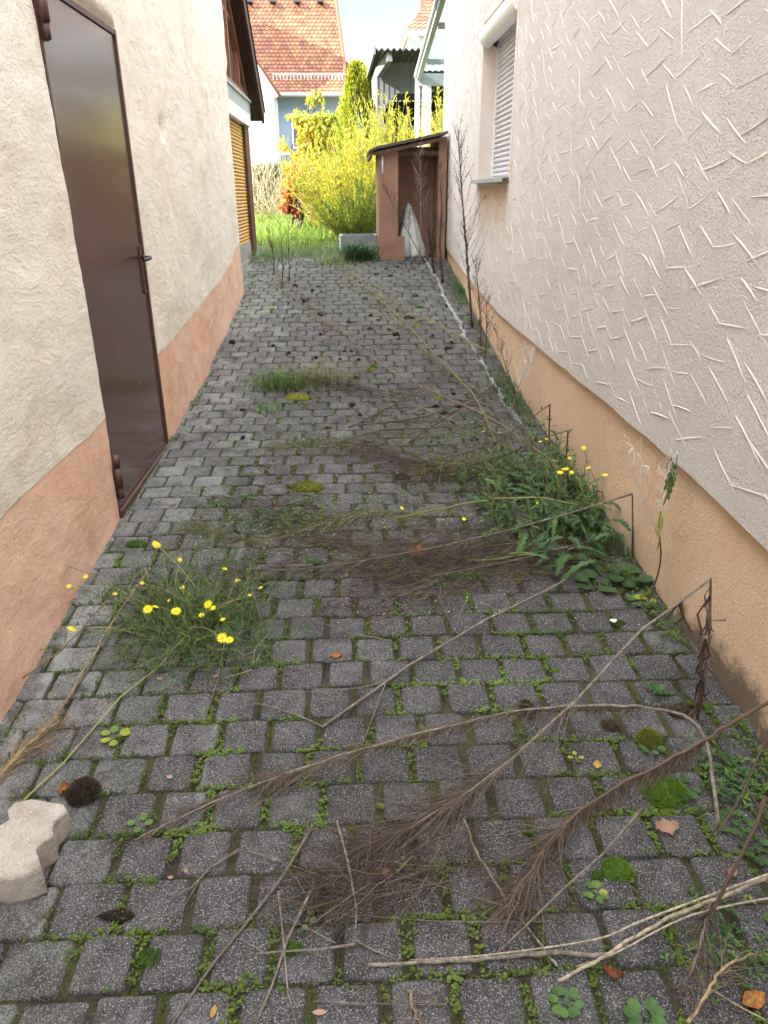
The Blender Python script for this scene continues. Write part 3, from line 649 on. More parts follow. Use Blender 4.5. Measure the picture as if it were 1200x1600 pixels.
# ------------------------------------------------------------------ carport
M_BOARD = plain('grey painted boards', (.115, .118, .125), .7, .08, 5, .2, .002, 40)
M_CARSHADE = plain('timber darkened for shade', (.02, .016, .014), .8, .3, 8)  # near black: shade inside the carport is put into this colour
M_CORR = plain('dark corrugated sheet', (.075, .072, .08), .5, .15, 6)
def carport():
    root = thing('carport', 'grey boarded carport with corrugated roof standing behind the shed', 'carport')
    F = lambda x, y: PY(x, y, 16.6)
    b = M(); P = [F(590, 109), F(590, 99), F(668, 97), F(668, 146), F(620, 146), F(597, 173), F(591, 173)]; b.poly(P, (0, .03, 0))
    x0 = P[0].x; zt = P[1].z
    g = M(); x = x0
    while x < P[2].x: g.box(x-.006, x+.006, 16.588, 16.6, float(np.interp(x, [P[6].x, P[4].x, P[4].x+.01, 9], [P[6].z+.02, P[4].z, P[4].z, P[4].z]))+.03 if x < P[4].x else P[3].z, zt); x += .105
    b.build('gable_boards', M_BOARD, root); g.build('board_battens', M_BOARD, root)
    A = PY(588, 103, 16.6); Bk = PY(566, 158, 21.4)
    s = M(); s.poly([A, Vector((x0-.02, 16.6, P[6].z)), Vector((x0-.08, 18.2, P[6].z+.42)), Vector((Bk.x, 21.4, Bk.z-.05)), Bk], (.03, 0, 0)); s.build('side_boards', M_BOARD, root)
    p = M(); p.box(P[6].x-.03, P[6].x+.10, 16.632, 16.76, .9, P[6].z+.3); p.build('post', M_BOARD, root)
    p = M(); p.box(3.6, 3.72, 16.63, 16.75, .9, P[6].z+.6); p.build('post', M_BOARD, root)
    # corrugated roof
    a = PY(587, 76, 15.9); e = PY(563, 157, 21.6); n = 150; r = M()
    for i in range(n+1):
        t = i/n; h = .022*math.cos(i*PI/2.5*1.0)
        r.v.append((a.x+3.4*t, a.y, a.z+h)); r.v.append((e.x+3.4*t, e.y, e.z+h))
        r.v.append((a.x+3.4*t, a.y, a.z+h-.02)); r.v.append((e.x+3.4*t, e.y, e.z+h-.02))
    for i in range(n):
        k = 4*i; r.face(k, k+4, k+5, k+1); r.face(k+2, k+3, k+7, k+6); r.face(k, k+2, k+6, k+4); r.face(k+1, k+5, k+7, k+3)
    ro = r.build('roof', M_CORR, root)
    v = M(); v.bar(Vector((a.x-.02, a.y, a.z-.02)), Vector((e.x-.02, e.y, e.z-.02)), .04, .14); v.build('verge_board', M_BOARD, ro)
    v = M(); v.bar(Vector((a.x+.26, a.y+.05, a.z-.12)), Vector((A.x+.05, 16.59, A.z-.12)), .10, .16); v.build('purlin', M_BOARD, ro)
    w = M(); w.box(e.x+.05, 4, 21.5, 21.55, .9, e.z-.03); w.box(3.75, 3.85, 16.7, 21.5, .9, 3.6); w.build('back_wall', M_CARSHADE, root)
    w = M(); w.box(x0+.3, 3.7, 18.5, 18.6, 2.0, 3.2); w.build('inner_shade_board', M_CARSHADE, root)  # dark panel with the interior shade painted into its colour
carport()

# ------------------------------------------------------------------ far houses
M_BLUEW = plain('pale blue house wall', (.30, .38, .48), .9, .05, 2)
M_WHW = plain('white house wall', (.36, .36, .36), .9, .05, 2)
M_YELW = plain('pale yellow house wall', (.42, .33, .17), .9, .06, 2)
def far_house():
    root = thing('tiled_house', 'pale blue house with a big steep orange tiled roof and snow guard', 'house')
    Y = 31.6; a = PY(424, 148, Y); b = PY(541, 148, Y); ze = a.z
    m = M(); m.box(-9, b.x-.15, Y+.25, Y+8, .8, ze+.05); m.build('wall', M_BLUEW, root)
    # roof: hipped right edge, eaves kick
    e0 = Vector((-9, Y-.1, ze)); e1 = Vector((b.x, Y-.1, ze)); sl = math.tan(math.radians(50)); h = 5.2
    k = .55
    tiled('roof', e0, (e1.x-e0.x, 0, 0), (0, 1.0, .95), 54, 8, M_TILE, root, lift=.03)
    m = M()
    U0 = e0+Vector((0, 1.0, .95)); nr_ = 36
    top = Vector((0, h/sl, h)); step = top/nr_
    r = M()
    for j in range(nr_):
        xr = e1.x-.06-.62*(j/nr_)**1.15; nu = 55
        for i in range(nu):
            x0 = U0.x+(i+(.5 if j % 2 else 0))*.165
            if x0 > xr-.02: break
            x1 = min(x0+.16, xr); o = U0+step*j; r.tint = min(1, max(0, rnd.gauss(.5, .25)))
            n = Vector((0, -h, h/sl)).normalized(); w_ = x1-x0
            lo = [Vector((x0, o.y, o.z))+step*.3, Vector((x0+w_*.25, o.y, o.z)), Vector((x0+w_*.5, o.y, o.z))-step*.06, Vector((x0+w_*.75, o.y, o.z)), Vector((x1, o.y, o.z))+step*.3]
            lo = [p+n*.035 for p in lo]; up = [Vector((x1, o.y, o.z))+step*1.25+n*.01, Vector((x0, o.y, o.z))+step*1.25+n*.01]
            q = r.verts(lo+up+[p-n*.03 for p in lo]); r.face(*range(q, q+7))
            for c in range(4): r.face(q+c+1, q+c, q+7+c, q+8+c)
    r.tint = .3; xr = e1.x-.06; q = r.verts([U0, (xr, U0.y, U0.z), (xr-.62, U0.y+top.y, U0.z+h), U0+top]); r.face(q, q+1, q+2, q+3)
    q = r.verts([(xr, U0.y, U0.z), (xr-.62, U0.y+top.y, U0.z+h), (xr-.62, U0.y+top.y+5, U0.z), (xr, U0.y+6, U0.z)]); r.face(q, q+1, q+2, q+3)
    r.build('upper_roof', M_TILE, root)
    hp = M(); P = [(xr+.02-.62*(t/12)**1.15, U0.y+top.y*t/12, U0.z+h*t/12+.05) for t in range(13)]; hp.tube([(xr+.05, e1.y, e1.z+.03)]+P, .07, 8); hp.build('hip_tiles', M_TILE, root, True)
    g = M(); g.tube([(-9, Y-.18, ze-.03), (b.x, Y-.18, ze-.03)], .075, 8); g.build('gutter', M_PALEMETAL, root, True)
    g = M(); x = PY(431, 150, Y).x; g.tube([(x, Y-.15, ze-.1), (x, Y-.05, ze-.35), (x, Y-.05, .9)], .05, 8); g.build('downpipe', plain('grey downpipe', (.18, .19, .20)), root, True)
    s = M(); y = Y+.45; z = ze+.72
    sx0 = PY(427, 125, y).x; sx1 = b.x-.02; s.tube([(sx0, y, z), (sx1, y, z)], .018, 5); s.tube([(sx0, y, z-.22), (sx1, y, z-.22)], .018, 5); x = sx0
    while x < sx1: s.tube([(x, y, z), (x, y, z-.3)], .012, 4); x += .13
    s.build('snow_guard', M_WHITE, root)
    for px in (388, 425, 463, 500):
        p = PY(px, 3, 34.2); v = M(); v.poly([p+Vector((-.14, 0, 0)), p+Vector((.14, 0, 0)), p+Vector((.10, -.02, .10)), p+Vector((-.10, -.02, .10))], (0, .5, .1)); v.build('roof_vent', M_CORR, root)
    for px in (470, 515):
        p = PY(px, 205, Y+.2); v = M(); v.box(p.x-.35, p.x+.35, Y+.20, Y+.24, p.z-.6, p.z+.6); f = v.build('window', M_WHITE, root)
        v = M(); v.box(p.x-.27, p.x+.27, Y+.18, Y+.199, p.z-.52, p.z+.52); v.build('pane', M_GLASS, f)
far_house()
def white_house():
    root = thing('white_house', 'white gabled house wall with a pale verge left of the blue house', 'house')
    Y = 27.6; a = PY(394, 97, Y); b = PY(427, 147, Y); sl = (a.z-b.z)/(a.x-b.x); xa = -4.7; za = b.z+(xa-b.x)*sl; xb = -7; zb = za-2.2
    m = M(); m.poly([(b.x, Y, .8), (b.x, Y, b.z), (xa, Y, za), (xb, Y, zb), (xb, Y, .8)], (0, 1.6, 0)); m.build('wall', M_WHW, root)
    m = M(); m.bar((b.x+.12, Y-.1, b.z-.1), (xa, Y-.1, za+.08), .22, .12); m.build('verge_board', plain('pale green grey verge', (.42, .48, .44)), root)
    m = M(); m.poly([(b.x+.1, Y, b.z+.02), (xa, Y, za+.12), (xa, Y, za+.2), (b.x+.15, Y, b.z+.12)], (0, 1.7, 0)); m.build('roof', M_TILE2, root)
    m = M(); m.box(-5.4, -4.6, Y-.03, Y-.001, 3.2, 4.4); m.build('window', M_GLASS, root)
white_house()
def caster_house():
    root = thing('tall_house', 'tall gabled house mostly hidden behind the timber annex on the left', 'house')
    m = M(); m.poly([(-4.0, 30.2, .8), (-4.0, 30.2, 5.9), (-6.3, 30.2, 10.3), (-10.9, 30.2, 12.7), (-13, 30.2, 11.5), (-13, 30.2, .8)], (0, .8, 0)); m.build('wall', M_WHW, root)
    m = M(); m.bar((-6.2, 30.1, 10.35), (-10.9, 30.1, 12.8), .1, .14); m.build('verge_board', M_TIMBER, root)
caster_house()
def right_house_far():
    root = thing('yellow_house', 'pale yellow house with red tiled roof showing above the carport', 'house')
    Y = 29; a = PY(632, 49, Y); b = a.x+4
    m = M(); m.box(a.x+.12, b, Y+.3, Y+5, .8, a.z-.05); m.build('wall', M_YELW, root)
    tiled('roof', (a.x, Y, a.z), (4, 0, 0), (1.5, 1.9, 1.9), 22, 16, M_TILE2, root)
    rr = PY(657, 12, Y+1)
    m = M(); m.box(a.x-.06, a.x+.04, Y-.02, Y+4, a.z-.14, a.z+.0); m.box(a.x-.06, b, Y-.12, Y-.02, a.z-.12, a.z); m.build('eaves_board', M_WHITE, root)
    c = PY(657, 10, 30.2); m = M(); m.box(c.x, c.x+.5, 30.2, 30.8, c.z-1.2, c.z+1.2); m.build('chimney', plain('brick chimney', (.30, .11, .07)), root)
    w_ = M(); q = PY(650, 66, Y+.25); w_.box(q.x-.3, q.x+.35, Y+.26, Y+.299, q.z-.5, q.z+.25); w_.build('window', M_WHITE, root)
    root = thing('low_gabled_house', 'ochre grey gable end with red verge tiles right of the big orange roof', 'house')
    Y = 38; P = [PY(528, 92, Y), PY(563, 128, Y), PY(563, 300, Y), PY(480, 300, Y), PY(480, 92, Y)]
    m = M(); m.poly(P, (0, 3, 0)); m.build('wall', plain('ochre grey wall', (.50, .44, .34)), root)
    m = M(); m.bar(PY(527, 88, Y-.1), PY(567, 129, Y-.1), .3, .22); m.build('verge_tiles', M_TILE2, root)
right_house_far()

# ------------------------------------------------------------------ garden wall and rail
def block_mat():
    m, t, p, N, L = nodes('old block wall'); v = coord(N, L, (1, 1, 1), (PI/2, 0, 0))
    b = N('ShaderNodeTexBrick'); b.inputs['Scale'].default_value = 2.2; L(v, b.inputs['Vector']); b.inputs['Color1'].default_value = (.20, .19, .16, 1); b.inputs['Color2'].default_value = (.28, .27, .24, 1); b.inputs['Mortar'].default_value = (.09, .09, .07, 1); b.inputs['Mortar Size'].default_value = .02
    c = mix(N, L, ramp(N, L, noise(N, L, 2, 6, .7), [(.4, 0), (.6, .8)]), b.outputs['Color'], (.10, .12, .05)); L(c, p.inputs['Base Color']); p.inputs['Roughness'].default_value = .95
    return m
m = M(); zt = PY(420, 262, 18).z; m.box(-9, .6, 18, 18.35, .9, zt); tag(m.build('garden_wall', block_mat()), 'old grey block garden wall at the back of the lawn', 'wall')
def rail():
    root = thing('terrace_rail', 'thin white rail along the terrace above the garden wall', 'railing'); z = PY(420, 240, 19).z
    m = M(); m.bar((-8, 19, z), (0, 19, z), .05, .05); m.build('handrail', M_WHITE, root)
    for i in range(9): m = M(); m.box(-8+i-.02, -8+i+.02, 19.03, 19.06, 1.2, z); m.build('post', M_WHITE, root)
rail()

# ------------------------------------------------------------------ garden vegetation
L_YEL = foliage('yellow green fronds', [(0, (.10, .16, .02)), (.35, (.25, .30, .025)), (.75, (.48, .45, .04)), (1, (.52, .38, .07))], .45)
L_THU = foliage('golden thuja', [(0, (.14, .19, .02)), (.6, (.32, .35, .03)), (1, (.45, .43, .05))], .4)
L_AUT = foliage('autumn leaves', [(0, (.12, .20, .03)), (.45, (.38, .38, .04)), (.7, (.55, .33, .04)), (.88, (.48, .19, .06)), (1, (.36, .08, .05))], .4)
L_GRS = foliage('grass', [(0, (.05, .11, .02)), (.5, (.14, .24, .03)), (1, (.36, .36, .08))], .4)
M_BARK = plain('brown bark', (.10, .07, .05), .9, .3, 20)
M_PALEST = plain('pale dry stems', (.42, .33, .20), .8, .2, 30)
def stemline(p, d, L_, n=6, droop=.0, wob=.1):
    P = [Vector(p)]; d = Vector(d).normalized()
    for i in range(n):
        d = (d+Vector((rnd.gauss(0, wob), rnd.gauss(0, wob), rnd.gauss(0, wob*.6)-droop))).normalized(); P.append(P[-1]+d*L_/n)
    return P
def at_(P, t):
    k = t*(len(P)-1); i = min(int(k), len(P)-2); return P[i].lerp(P[i+1], k-i), (P[i+1]-P[i]).normalized()
def frond_bush(name, label, base, rx, ry, h, nst, per, tint=(.6, .25), group=None, bl=.10, zmin=.0, mat=None):
    root = thing(name, label, 'shrub', group); st = M(); lf = M(); base = Vector(base)
    for s in range(nst):
        a = rnd.uniform(0, 2*PI); q = rnd.random()**.6
        p0 = base+Vector((math.cos(a)*rx*.45*q, math.sin(a)*ry*.45*q, 0)); out = Vector((math.cos(a)*rx*q*.75, math.sin(a)*ry*q*.75, h*rnd.uniform(.65, 1.05)*(1-.35*q*q)))
        P = stemline(p0, out, out.length, 7, .03+.05*q, .06); st.tube(P, [.006*(1-.8*i/7)+.0012 for i in range(8)], 3, False)
        base_t = rnd.gauss(tint[0], tint[1]*.6)
        for k in range(per):
            t = rnd.uniform(.15, 1); p, d = at_(P, t); br = (d*.7+Vector((rnd.gauss(0, .5), rnd.gauss(0, .5), rnd.gauss(.1, .35)))).normalized()
            l2 = bl*rnd.uniform(.6, 1.6)*(1.2-t*.6); e = p+br*l2; lf.tint = min(1, max(0, base_t+rnd.gauss(0, tint[1]*.5)))
            lf.blade([p, p+br*l2*.5+Vector((0, 0, .01)), e-Vector((0, 0, .01))], .012)
            for c in range(3):
                u = rnd.uniform(.2, .9); pp = p.lerp(e, u); b2 = (br+Vector((rnd.gauss(0, .7), rnd.gauss(0, .7), rnd.gauss(0, .5)))).normalized()
                lf.blade([pp, pp+b2*l2*.22, pp+b2*l2*.42], .009)
    st.build('stems', M_PALEST, root); lf.build('foliage', mat or L_YEL, root); return root
g0 = lambda x, y: Vector((x, y, float(gz(y))-.05))
frond_bush('broom_bush', 'large feathery yellow green bush glowing in the sun left of the shed', g0(.02, 12.7), .84, .8, 1.65, 230, 42)
frond_bush('broom_bush', 'lower orange tinted feathery bush in front of the red leaved shrub', g0(-.30, 13.5), .50, .5, 1.2, 90, 36, (.8, .2))
frond_bush('broom_bush', 'green shaded feathery bush arching over the grey trough', g0(.12, 11.5), .50, .5, .95, 90, 34, (.22, .2))
frond_bush('broom_bush', 'tall yellow plumed bush rising behind the shed roof', g0(.72, 12.6), .55, .6, 2.1, 150, 36, (.62, .2), bl=.12)
frond_bush('broom_bush', 'yellow bush seen between the white column and the stucco house', g0(1.85, 14.9), .55, .5, 2.5, 150, 36, (.6, .2), bl=.12)
frond_bush('broom_bush', 'yellow bush growing in front of the carport post', g0(.42, 14.6), .5, .5, 1.9, 110, 34, (.55, .2), bl=.12)
def thuja(label, base, r, h):
    root = thing('thuja', label, 'conifer'); t = M(); base = Vector(base); t.tube([base, base+Vector((0, 0, h*.9))], [.07, .01], 7); t.build('trunk', M_BARK, root); f = M()
    for k in range(7500):
        z = rnd.random()**.8; a = rnd.uniform(0, 2*PI); rr = r*(1-z)**.55*(.75+.25*math.sin(a*3+z*9))*rnd.uniform(.72, 1.05)
        p = base+Vector((math.cos(a)*rr, math.sin(a)*rr, .1+z*h)); d = Vector((math.cos(a)*.5, math.sin(a)*.5, 1)).normalized(); f.tint = min(1, max(0, rnd.gauss(.55, .25)))
        d = (d+Vector((rnd.gauss(0, .2), rnd.gauss(0, .2), 0))).normalized(); f.leaf(p, d, Vector((-math.sin(a), math.cos(a), 0)), rnd.uniform(.08, .16), .05, .1)
    f.build('foliage', L_THU, root)
thuja('pointed yellow green conifer behind the bushes left of the carport', g0(.24, 18.2), .85, PY(572, 112, 18.2).z-1.1)
def autumn_tree(name, label, cat, base, tips, n_leaf, leaf, tint_f, blobs):
    root = thing(name, label, cat); t = M(); base = Vector(base)
    for tp in tips:
        P = [base.lerp(Vector(tp), k/6)+Vector((rnd.gauss(0, .04), rnd.gauss(0, .04), 0))*(k > 0) for k in range(7)]; t.tube(P, [.035*(1-k/7)+.006 for k in range(7)], 5)
        for _ in range(7): p, d = at_(P, rnd.uniform(.3, .95)); Q = stemline(p, d+Vector((rnd.gauss(0, .8), rnd.gauss(0, .8), .2)), rnd.uniform(.3, .6), 4, .02, .15); t.tube(Q, [.008, .006, .005, .003, .002], 3, False)
    t.build('branches', M_BARK, root); f = M(); tot = sum(b[3]**2 for b in blobs)
    for (x, y, z, r, rz) in blobs:
        for _ in range(int(n_leaf*r*r/tot)):
            v = Vector((rnd.gauss(0, 1), rnd.gauss(0, 1), rnd.gauss(0, 1))).normalized()*rnd.random()**.45; p = Vector((x+v.x*r, y+v.y*r, z+v.z*rz))
            if fbm(np.array(p.x*4+9), np.array(p.z*4), 2, 3) < -.22: continue
            f.tint = min(1, max(0, tint_f(p)+rnd.gauss(0, .12))); f.leaf(p, Vector((rnd.gauss(0, .6), rnd.gauss(0, .6), -.5)), Vector((rnd.gauss(0, .5), rnd.gauss(0, .5), 1)), leaf*rnd.uniform(.7, 1.3), leaf*.55, .3)
    f.build('leaves', L_AUT, root); return root
Q = lambda x, y: PY(x, y, 15.2)
bl = []
for px, py, r in [(492, 150, .16), (487, 175, .26), (478, 200, .36), (462, 195, .2), (500, 205, .3), (515, 185, .14), (470, 225, .40), (495, 232, .36), (455, 235, .24), (465, 255, .34), (485, 262, .3), (447, 215, .13), (512, 225, .2)]:
    p = Q(px, py); bl.append((p.x, p.y+rnd.uniform(-.3, .3), p.z, r, r*.9))
zz = Q(480, 180).z; zl = Q(480, 265).z
autumn_tree('fruit_tree', 'young fruit tree with yellow green leaves turning orange before the blue house', 'tree', g0(-.75, 15.2), [Q(492, 140), Q(470, 190), Q(505, 200), Q(455, 225), Q(480, 160)], 4300, .10, lambda p: .30+.45*min(1, max(0, (zz-p.z)/(zz-zl)))+.12*(1 if fbm(np.array(p.x*3), np.array(p.z*3), 1, 8) > .2 else 0), bl)
Q2 = lambda x, y: PY(x, y, 13.2); bl = []
for px, py, r in [(462, 285, .26), (470, 265, .2), (455, 305, .2), (475, 300, .28), (448, 322, .13), (485, 285, .25), (462, 325, .14)]:
    p = Q2(px, py); bl.append((p.x, p.y, p.z, r, r*.9))
autumn_tree('red_shrub', 'orange and red leaved shrub under the fruit tree', 'shrub', g0(-.85, 13.2), [Q2(462, 270), Q2(475, 280), Q2(452, 300)], 2600, .07, lambda p: .86+.12*(p.z < 1.45), bl)
def bare_shrub(label, px, py0, Y, n, h, spread):
    root = thing('bare_shrub', label, 'shrub'); m = M(); b = g0(PY(px, py0, Y).x, Y)
    for _ in range(n):
        P = stemline(b+Vector((rnd.uniform(-.3, .3)*spread, rnd.uniform(-.2, .2), 0)), (rnd.gauss(0, .28*spread), rnd.gauss(0, .2), 1), h*rnd.uniform(.6, 1.1), 6, -.01, .08); m.tube(P, [.008*(1-i/8) for i in range(7)], 3, False)
        for _ in range(5): p, d = at_(P, rnd.uniform(.3, .9)); m.spike(p, p+(d+Vector((rnd.gauss(0, .4), rnd.gauss(0, .4), .1))).normalized()*rnd.uniform(.15, .4), .004)
    m.build('stems', M_PALEST, root)
bare_shrub('leafless shrub of pale upright stems before the garden wall', 412, 330, 17.2, 45, 1.9, 1.3)
bare_shrub('low tangle of dry bramble stems under the red shrub', 440, 330, 16.2, 40, .9, 2)
def ivy():
    m = M()
    for _ in range(2600):
        x = rnd.uniform(-3.2, .2); z = rnd.uniform(1.1, zt+.1)
        if fbm(np.array(x*1.6), np.array(z*2), 2, 17) < .0+.3*(z-1.6): continue
        m.tint = rnd.uniform(0, .45); m.leaf(Vector((x, 17.97-rnd.random()*.12, z)), Vector((rnd.gauss(0, .5), -.5, -.6)), Vector((0, -1, .3)), .1, .07)
    tag(m.build('wall_ivy', foliage('dull ivy', [(0, (.03, .05, .015)), (1, (.12, .15, .05))], .2)), 'dull green creeper covering the garden wall', 'creeper')
ivy()
def lawn():
    m = M()
    for _ in range(15000):
        y = 10.3+7.6*rnd.random()**1.3; x = rnd.uniform(-3, 1.0) if y > 11 else rnd.uniform(-1.15, .5)
        if y < 11.2 and rnd.random() < (11.4-y)*.7: continue
        h = rnd.uniform(.05, .16)*(1+.6*(fbm(np.array(x*2), np.array(y*2), 2, 3)))*(1.5 if y > 11.8 else 1); b = Vector((x, y, float(gz(y))-.05)); l = Vector((rnd.gauss(0, .4), rnd.gauss(0, .4), 1))
        m.tint = min(1, max(0, rnd.gauss(.5, .25))); m.blade([b, b+l*h*.6, b+l*h+Vector((l.x*h*.5, l.y*h*.5, -.1*h))], .011)
    tag(m.build('lawn_grass', L_GRS), 'sunlit long lawn grass at the end of the alley', 'grass', kind='stuff')
lawn()

# ------------------------------------------------------------------ things growing and lying on the paving
gnd = lambda x, y: float(gz(y))
M_STALK = foliage('dry grey brown stalk', [(0, (.12, .10, .085)), (.5, (.23, .195, .16)), (1, (.38, .33, .27))], 0, .8)
M_PLUME = foliage('wispy dead plume', [(0, (.10, .070, .055)), (.5, (.19, .14, .11)), (1, (.32, .25, .19))], .25, .9)
def barky(m):
    t = m.node_tree; N = t.nodes.new; L = t.links.new; p = t.nodes['Principled BSDF']; src = p.inputs['Base Color'].links[0].from_socket; v = coord(N, L)
    c = mix(N, L, ramp(N, L, noise(N, L, 55, 5, .75, v), [(.42, 0), (.58, .65)]), src, (.07, .055, .045)); c = mix(N, L, ramp(N, L, noise(N, L, 34, 4, .7, coord(N, L, (1, 1, 1), (1, 0, 0))), [(.58, 0), (.68, .5)]), c, (.48, .45, .40))
    L(c, p.inputs['Base Color']); L(bump(N, L, noise(N, L, 300, 3, .6, v), 1, .002), p.inputs['Normal'])
barky(M_STALK)
M_DKSTEM = foliage('dark standing stem', [(0, (.05, .030, .024)), (.5, (.09, .055, .042)), (1, (.15, .10, .07))], 0, .9)
M_OCHSTEM = foliage('straw stalk', [(0, (.22, .13, .07)), (.4, (.38, .26, .12)), (1, (.50, .43, .32))], 0, .7)
barky(M_OCHSTEM)
M_GRNSTEM = foliage('olive stalk', [(0, (.11, .115, .04)), (.5, (.19, .195, .075)), (1, (.33, .33, .13))], 0, .7)
M_LEAF = foliage('weed leaves', [(0, (.03, .07, .025)), (.5, (.07, .15, .04)), (.85, (.16, .26, .05)), (1, (.38, .40, .05))], .3, .5)
M_SPRIG = foliage('joint sprigs', [(0, (.05, .09, .015)), (.4, (.12, .17, .02)), (.7, (.14, .25, .04)), (1, (.22, .32, .05))], .3, .6)
M_MOSS = foliage('bright moss', [(0, (.035, .07, .008)), (.5, (.08, .16, .012)), (1, (.15, .24, .02))], .15, .9)
M_MOSSY = foliage('yellow moss', [(0, (.09, .10, .012)), (.5, (.19, .20, .02)), (1, (.30, .29, .04))], .15, .9)
M_MOSSB = foliage('brown dead moss', [(0, (.025, .016, .012)), (.6, (.065, .045, .028)), (1, (.10, .085, .035))], .1, .95)
M_YFLOW = foliage('yellow petals', [(0, (.85, .62, .01)), (1, (.90, .80, .03))], .2, .5)
M_DLEAF = foliage('dead leaf', [(0, (.16, .05, .03)), (.5, (.40, .16, .05)), (1, (.55, .38, .08))], .25, .7)
M_PLEAF = foliage('faded pink brown leaf', [(0, (.34, .19, .13)), (1, (.44, .28, .20))], .2, .7)
M_FLUFF = foliage('white seed fluff', [(0, (.55, .52, .48)), (1, (.75, .73, .70))], .2, .9)

def wisps(pl, P, t0, t1, n, L_, spread, lay=True, droop=.25, tint=.5, twig=4, r=.0011, ahead=1.0, scat=0):
    fan = L_ > .30; L_ *= 1.0 if fan else 1.25
    if fan: ahead, droop, twig, r = 1.6, .03, 8, .0010
    """fine side branches with twigs along the path P between t0 and t1"""
    for k in range(n):
        t = t0+(t1-t0)*rnd.random(); p, d = at_(P, t)
        if scat: p = p+Vector((rnd.gauss(0, scat), rnd.gauss(0, scat), 0)); p.z = gnd(p.x, p.y)+.004+abs(rnd.gauss(0, .02)); d = (d+Vector((rnd.gauss(0, .5), rnd.gauss(0, .35), 0))).normalized()*rnd.choice((1, 1, -1))
        taper = .55+.45*math.sin(PI*min(1, max(0, (t-t0)/(t1-t0))))
        s = Vector((rnd.gauss(0, spread), rnd.gauss(0, spread), rnd.gauss(0, spread*.5)))
        b = (d*ahead+s).normalized(); l2 = L_*rnd.uniform(.45, 1.15)*taper; pl.tint = min(1, max(0, rnd.gauss(tint, .22)))
        Q = [p]
        for q in range(4):
            b = (b+Vector((rnd.gauss(0, .17), rnd.gauss(0, .17), -droop*.3))).normalized(); nx = Q[-1]+b*l2/4
            if lay: nx.z = max(nx.z, gnd(nx.x, nx.y)+.003+.012*rnd.random())
            Q.append(nx)
        pl.tube(Q, [r, r*.85, r*.7, r*.5, r*.3], 3, False)
        for q in range(twig):
            pp, dd = at_(Q, rnd.uniform(.15, 1)); e = (dd+Vector((rnd.gauss(0, .55), rnd.gauss(0, .55), rnd.gauss(-.1, .45)))).normalized(); l3 = l2*rnd.uniform(.03, .12) if fan else l2*rnd.uniform(.06, .25)
            z = pp+e*l3
            if lay: z.z = max(z.z, gnd(z.x, z.y)+.002)
            pl.spike(pp, z, r*.55)
def smooth_path(P, n=5):
    P = [Vector(p) for p in P]; O = []
    for i in range(len(P)-1):
        a = P[max(i-1, 0)]; b = P[i]; c = P[i+1]; d = P[min(i+2, len(P)-1)]
        for k in range(n):
            t = k/n; O.append(.5*((2*b)+(c-a)*t+(2*a-5*b+4*c-d)*t*t+(3*b-a-3*c+d)*t*t*t))
    return O+[P[-1]]
def stalk(label, pts, r0, r1, mat=M_STALK, plume=None, group=None, tint=.5, name='dry_stalk', cat='dry stalk', kink=None, smooth=True, seatit=True, forks=(), pm=M_PLUME, hang=0):
    """pts: (px, py, height above the paving) along the stalk"""
    root = thing(name, label, cat, group)
    P = [G(a, b, h) for a, b, h in pts]
    if kink: P = [Vector(k) for k in kink]+P
    P = smooth_path(P, 5) if smooth else P
    P = [p+Vector((rnd.gauss(0, .0022), rnd.gauss(0, .0022), rnd.gauss(0, .0012))) for p in P]
    m = M(); n = len(P); m.tint = tint; R = [r0+(r1-r0)*i/(n-1) for i in range(n)]
    for i in range(0, n, 6):
        if i < n: R[i] *= 1.22
    R = [q*rnd.uniform(.86, 1.14) for q in R]; m.tube(P, R, 6)
    for fpts, fr in forks:
        Fp = smooth_path([G(a, b, h) for a, b, h in fpts], 4); m.tint = min(1, tint+rnd.uniform(-.2, .2)); m.tube(Fp, [fr*(1-.6*i/(len(Fp)-1)) for i in range(len(Fp))], 5)
    m.build('stem', mat, root, True)
    if plume or hang:
        pl = M()
        for (t0, t1, num, L_, sp, tn, *sc) in (plume or []): wisps(pl, P, t0, t1, num, L_, sp, True, .25, tn, scat=sc[0] if sc else 0)
        if hang:
            for k in range(hang[0]):
                p, d = at_(P, rnd.uniform(hang[1], hang[2])); pl.tint = min(1, max(0, rnd.gauss(.45, .2))); l3 = rnd.uniform(.3, 1)*hang[3]
                Q_ = [p]+[p+Vector((rnd.gauss(0, .004)*q, rnd.gauss(0, .004)*q, -l3*q/3))+d*l3*.12*q for q in (1, 2, 3)]
                for q in Q_: q.z = max(q.z, gnd(q.x, q.y)+.002)
                pl.tube(Q_, [.0014, .0012, .0009, .0004], 3, False)
        pl.build('plume', pm, root)
    return root
DS = 'dead weed stalks fallen across the alley'
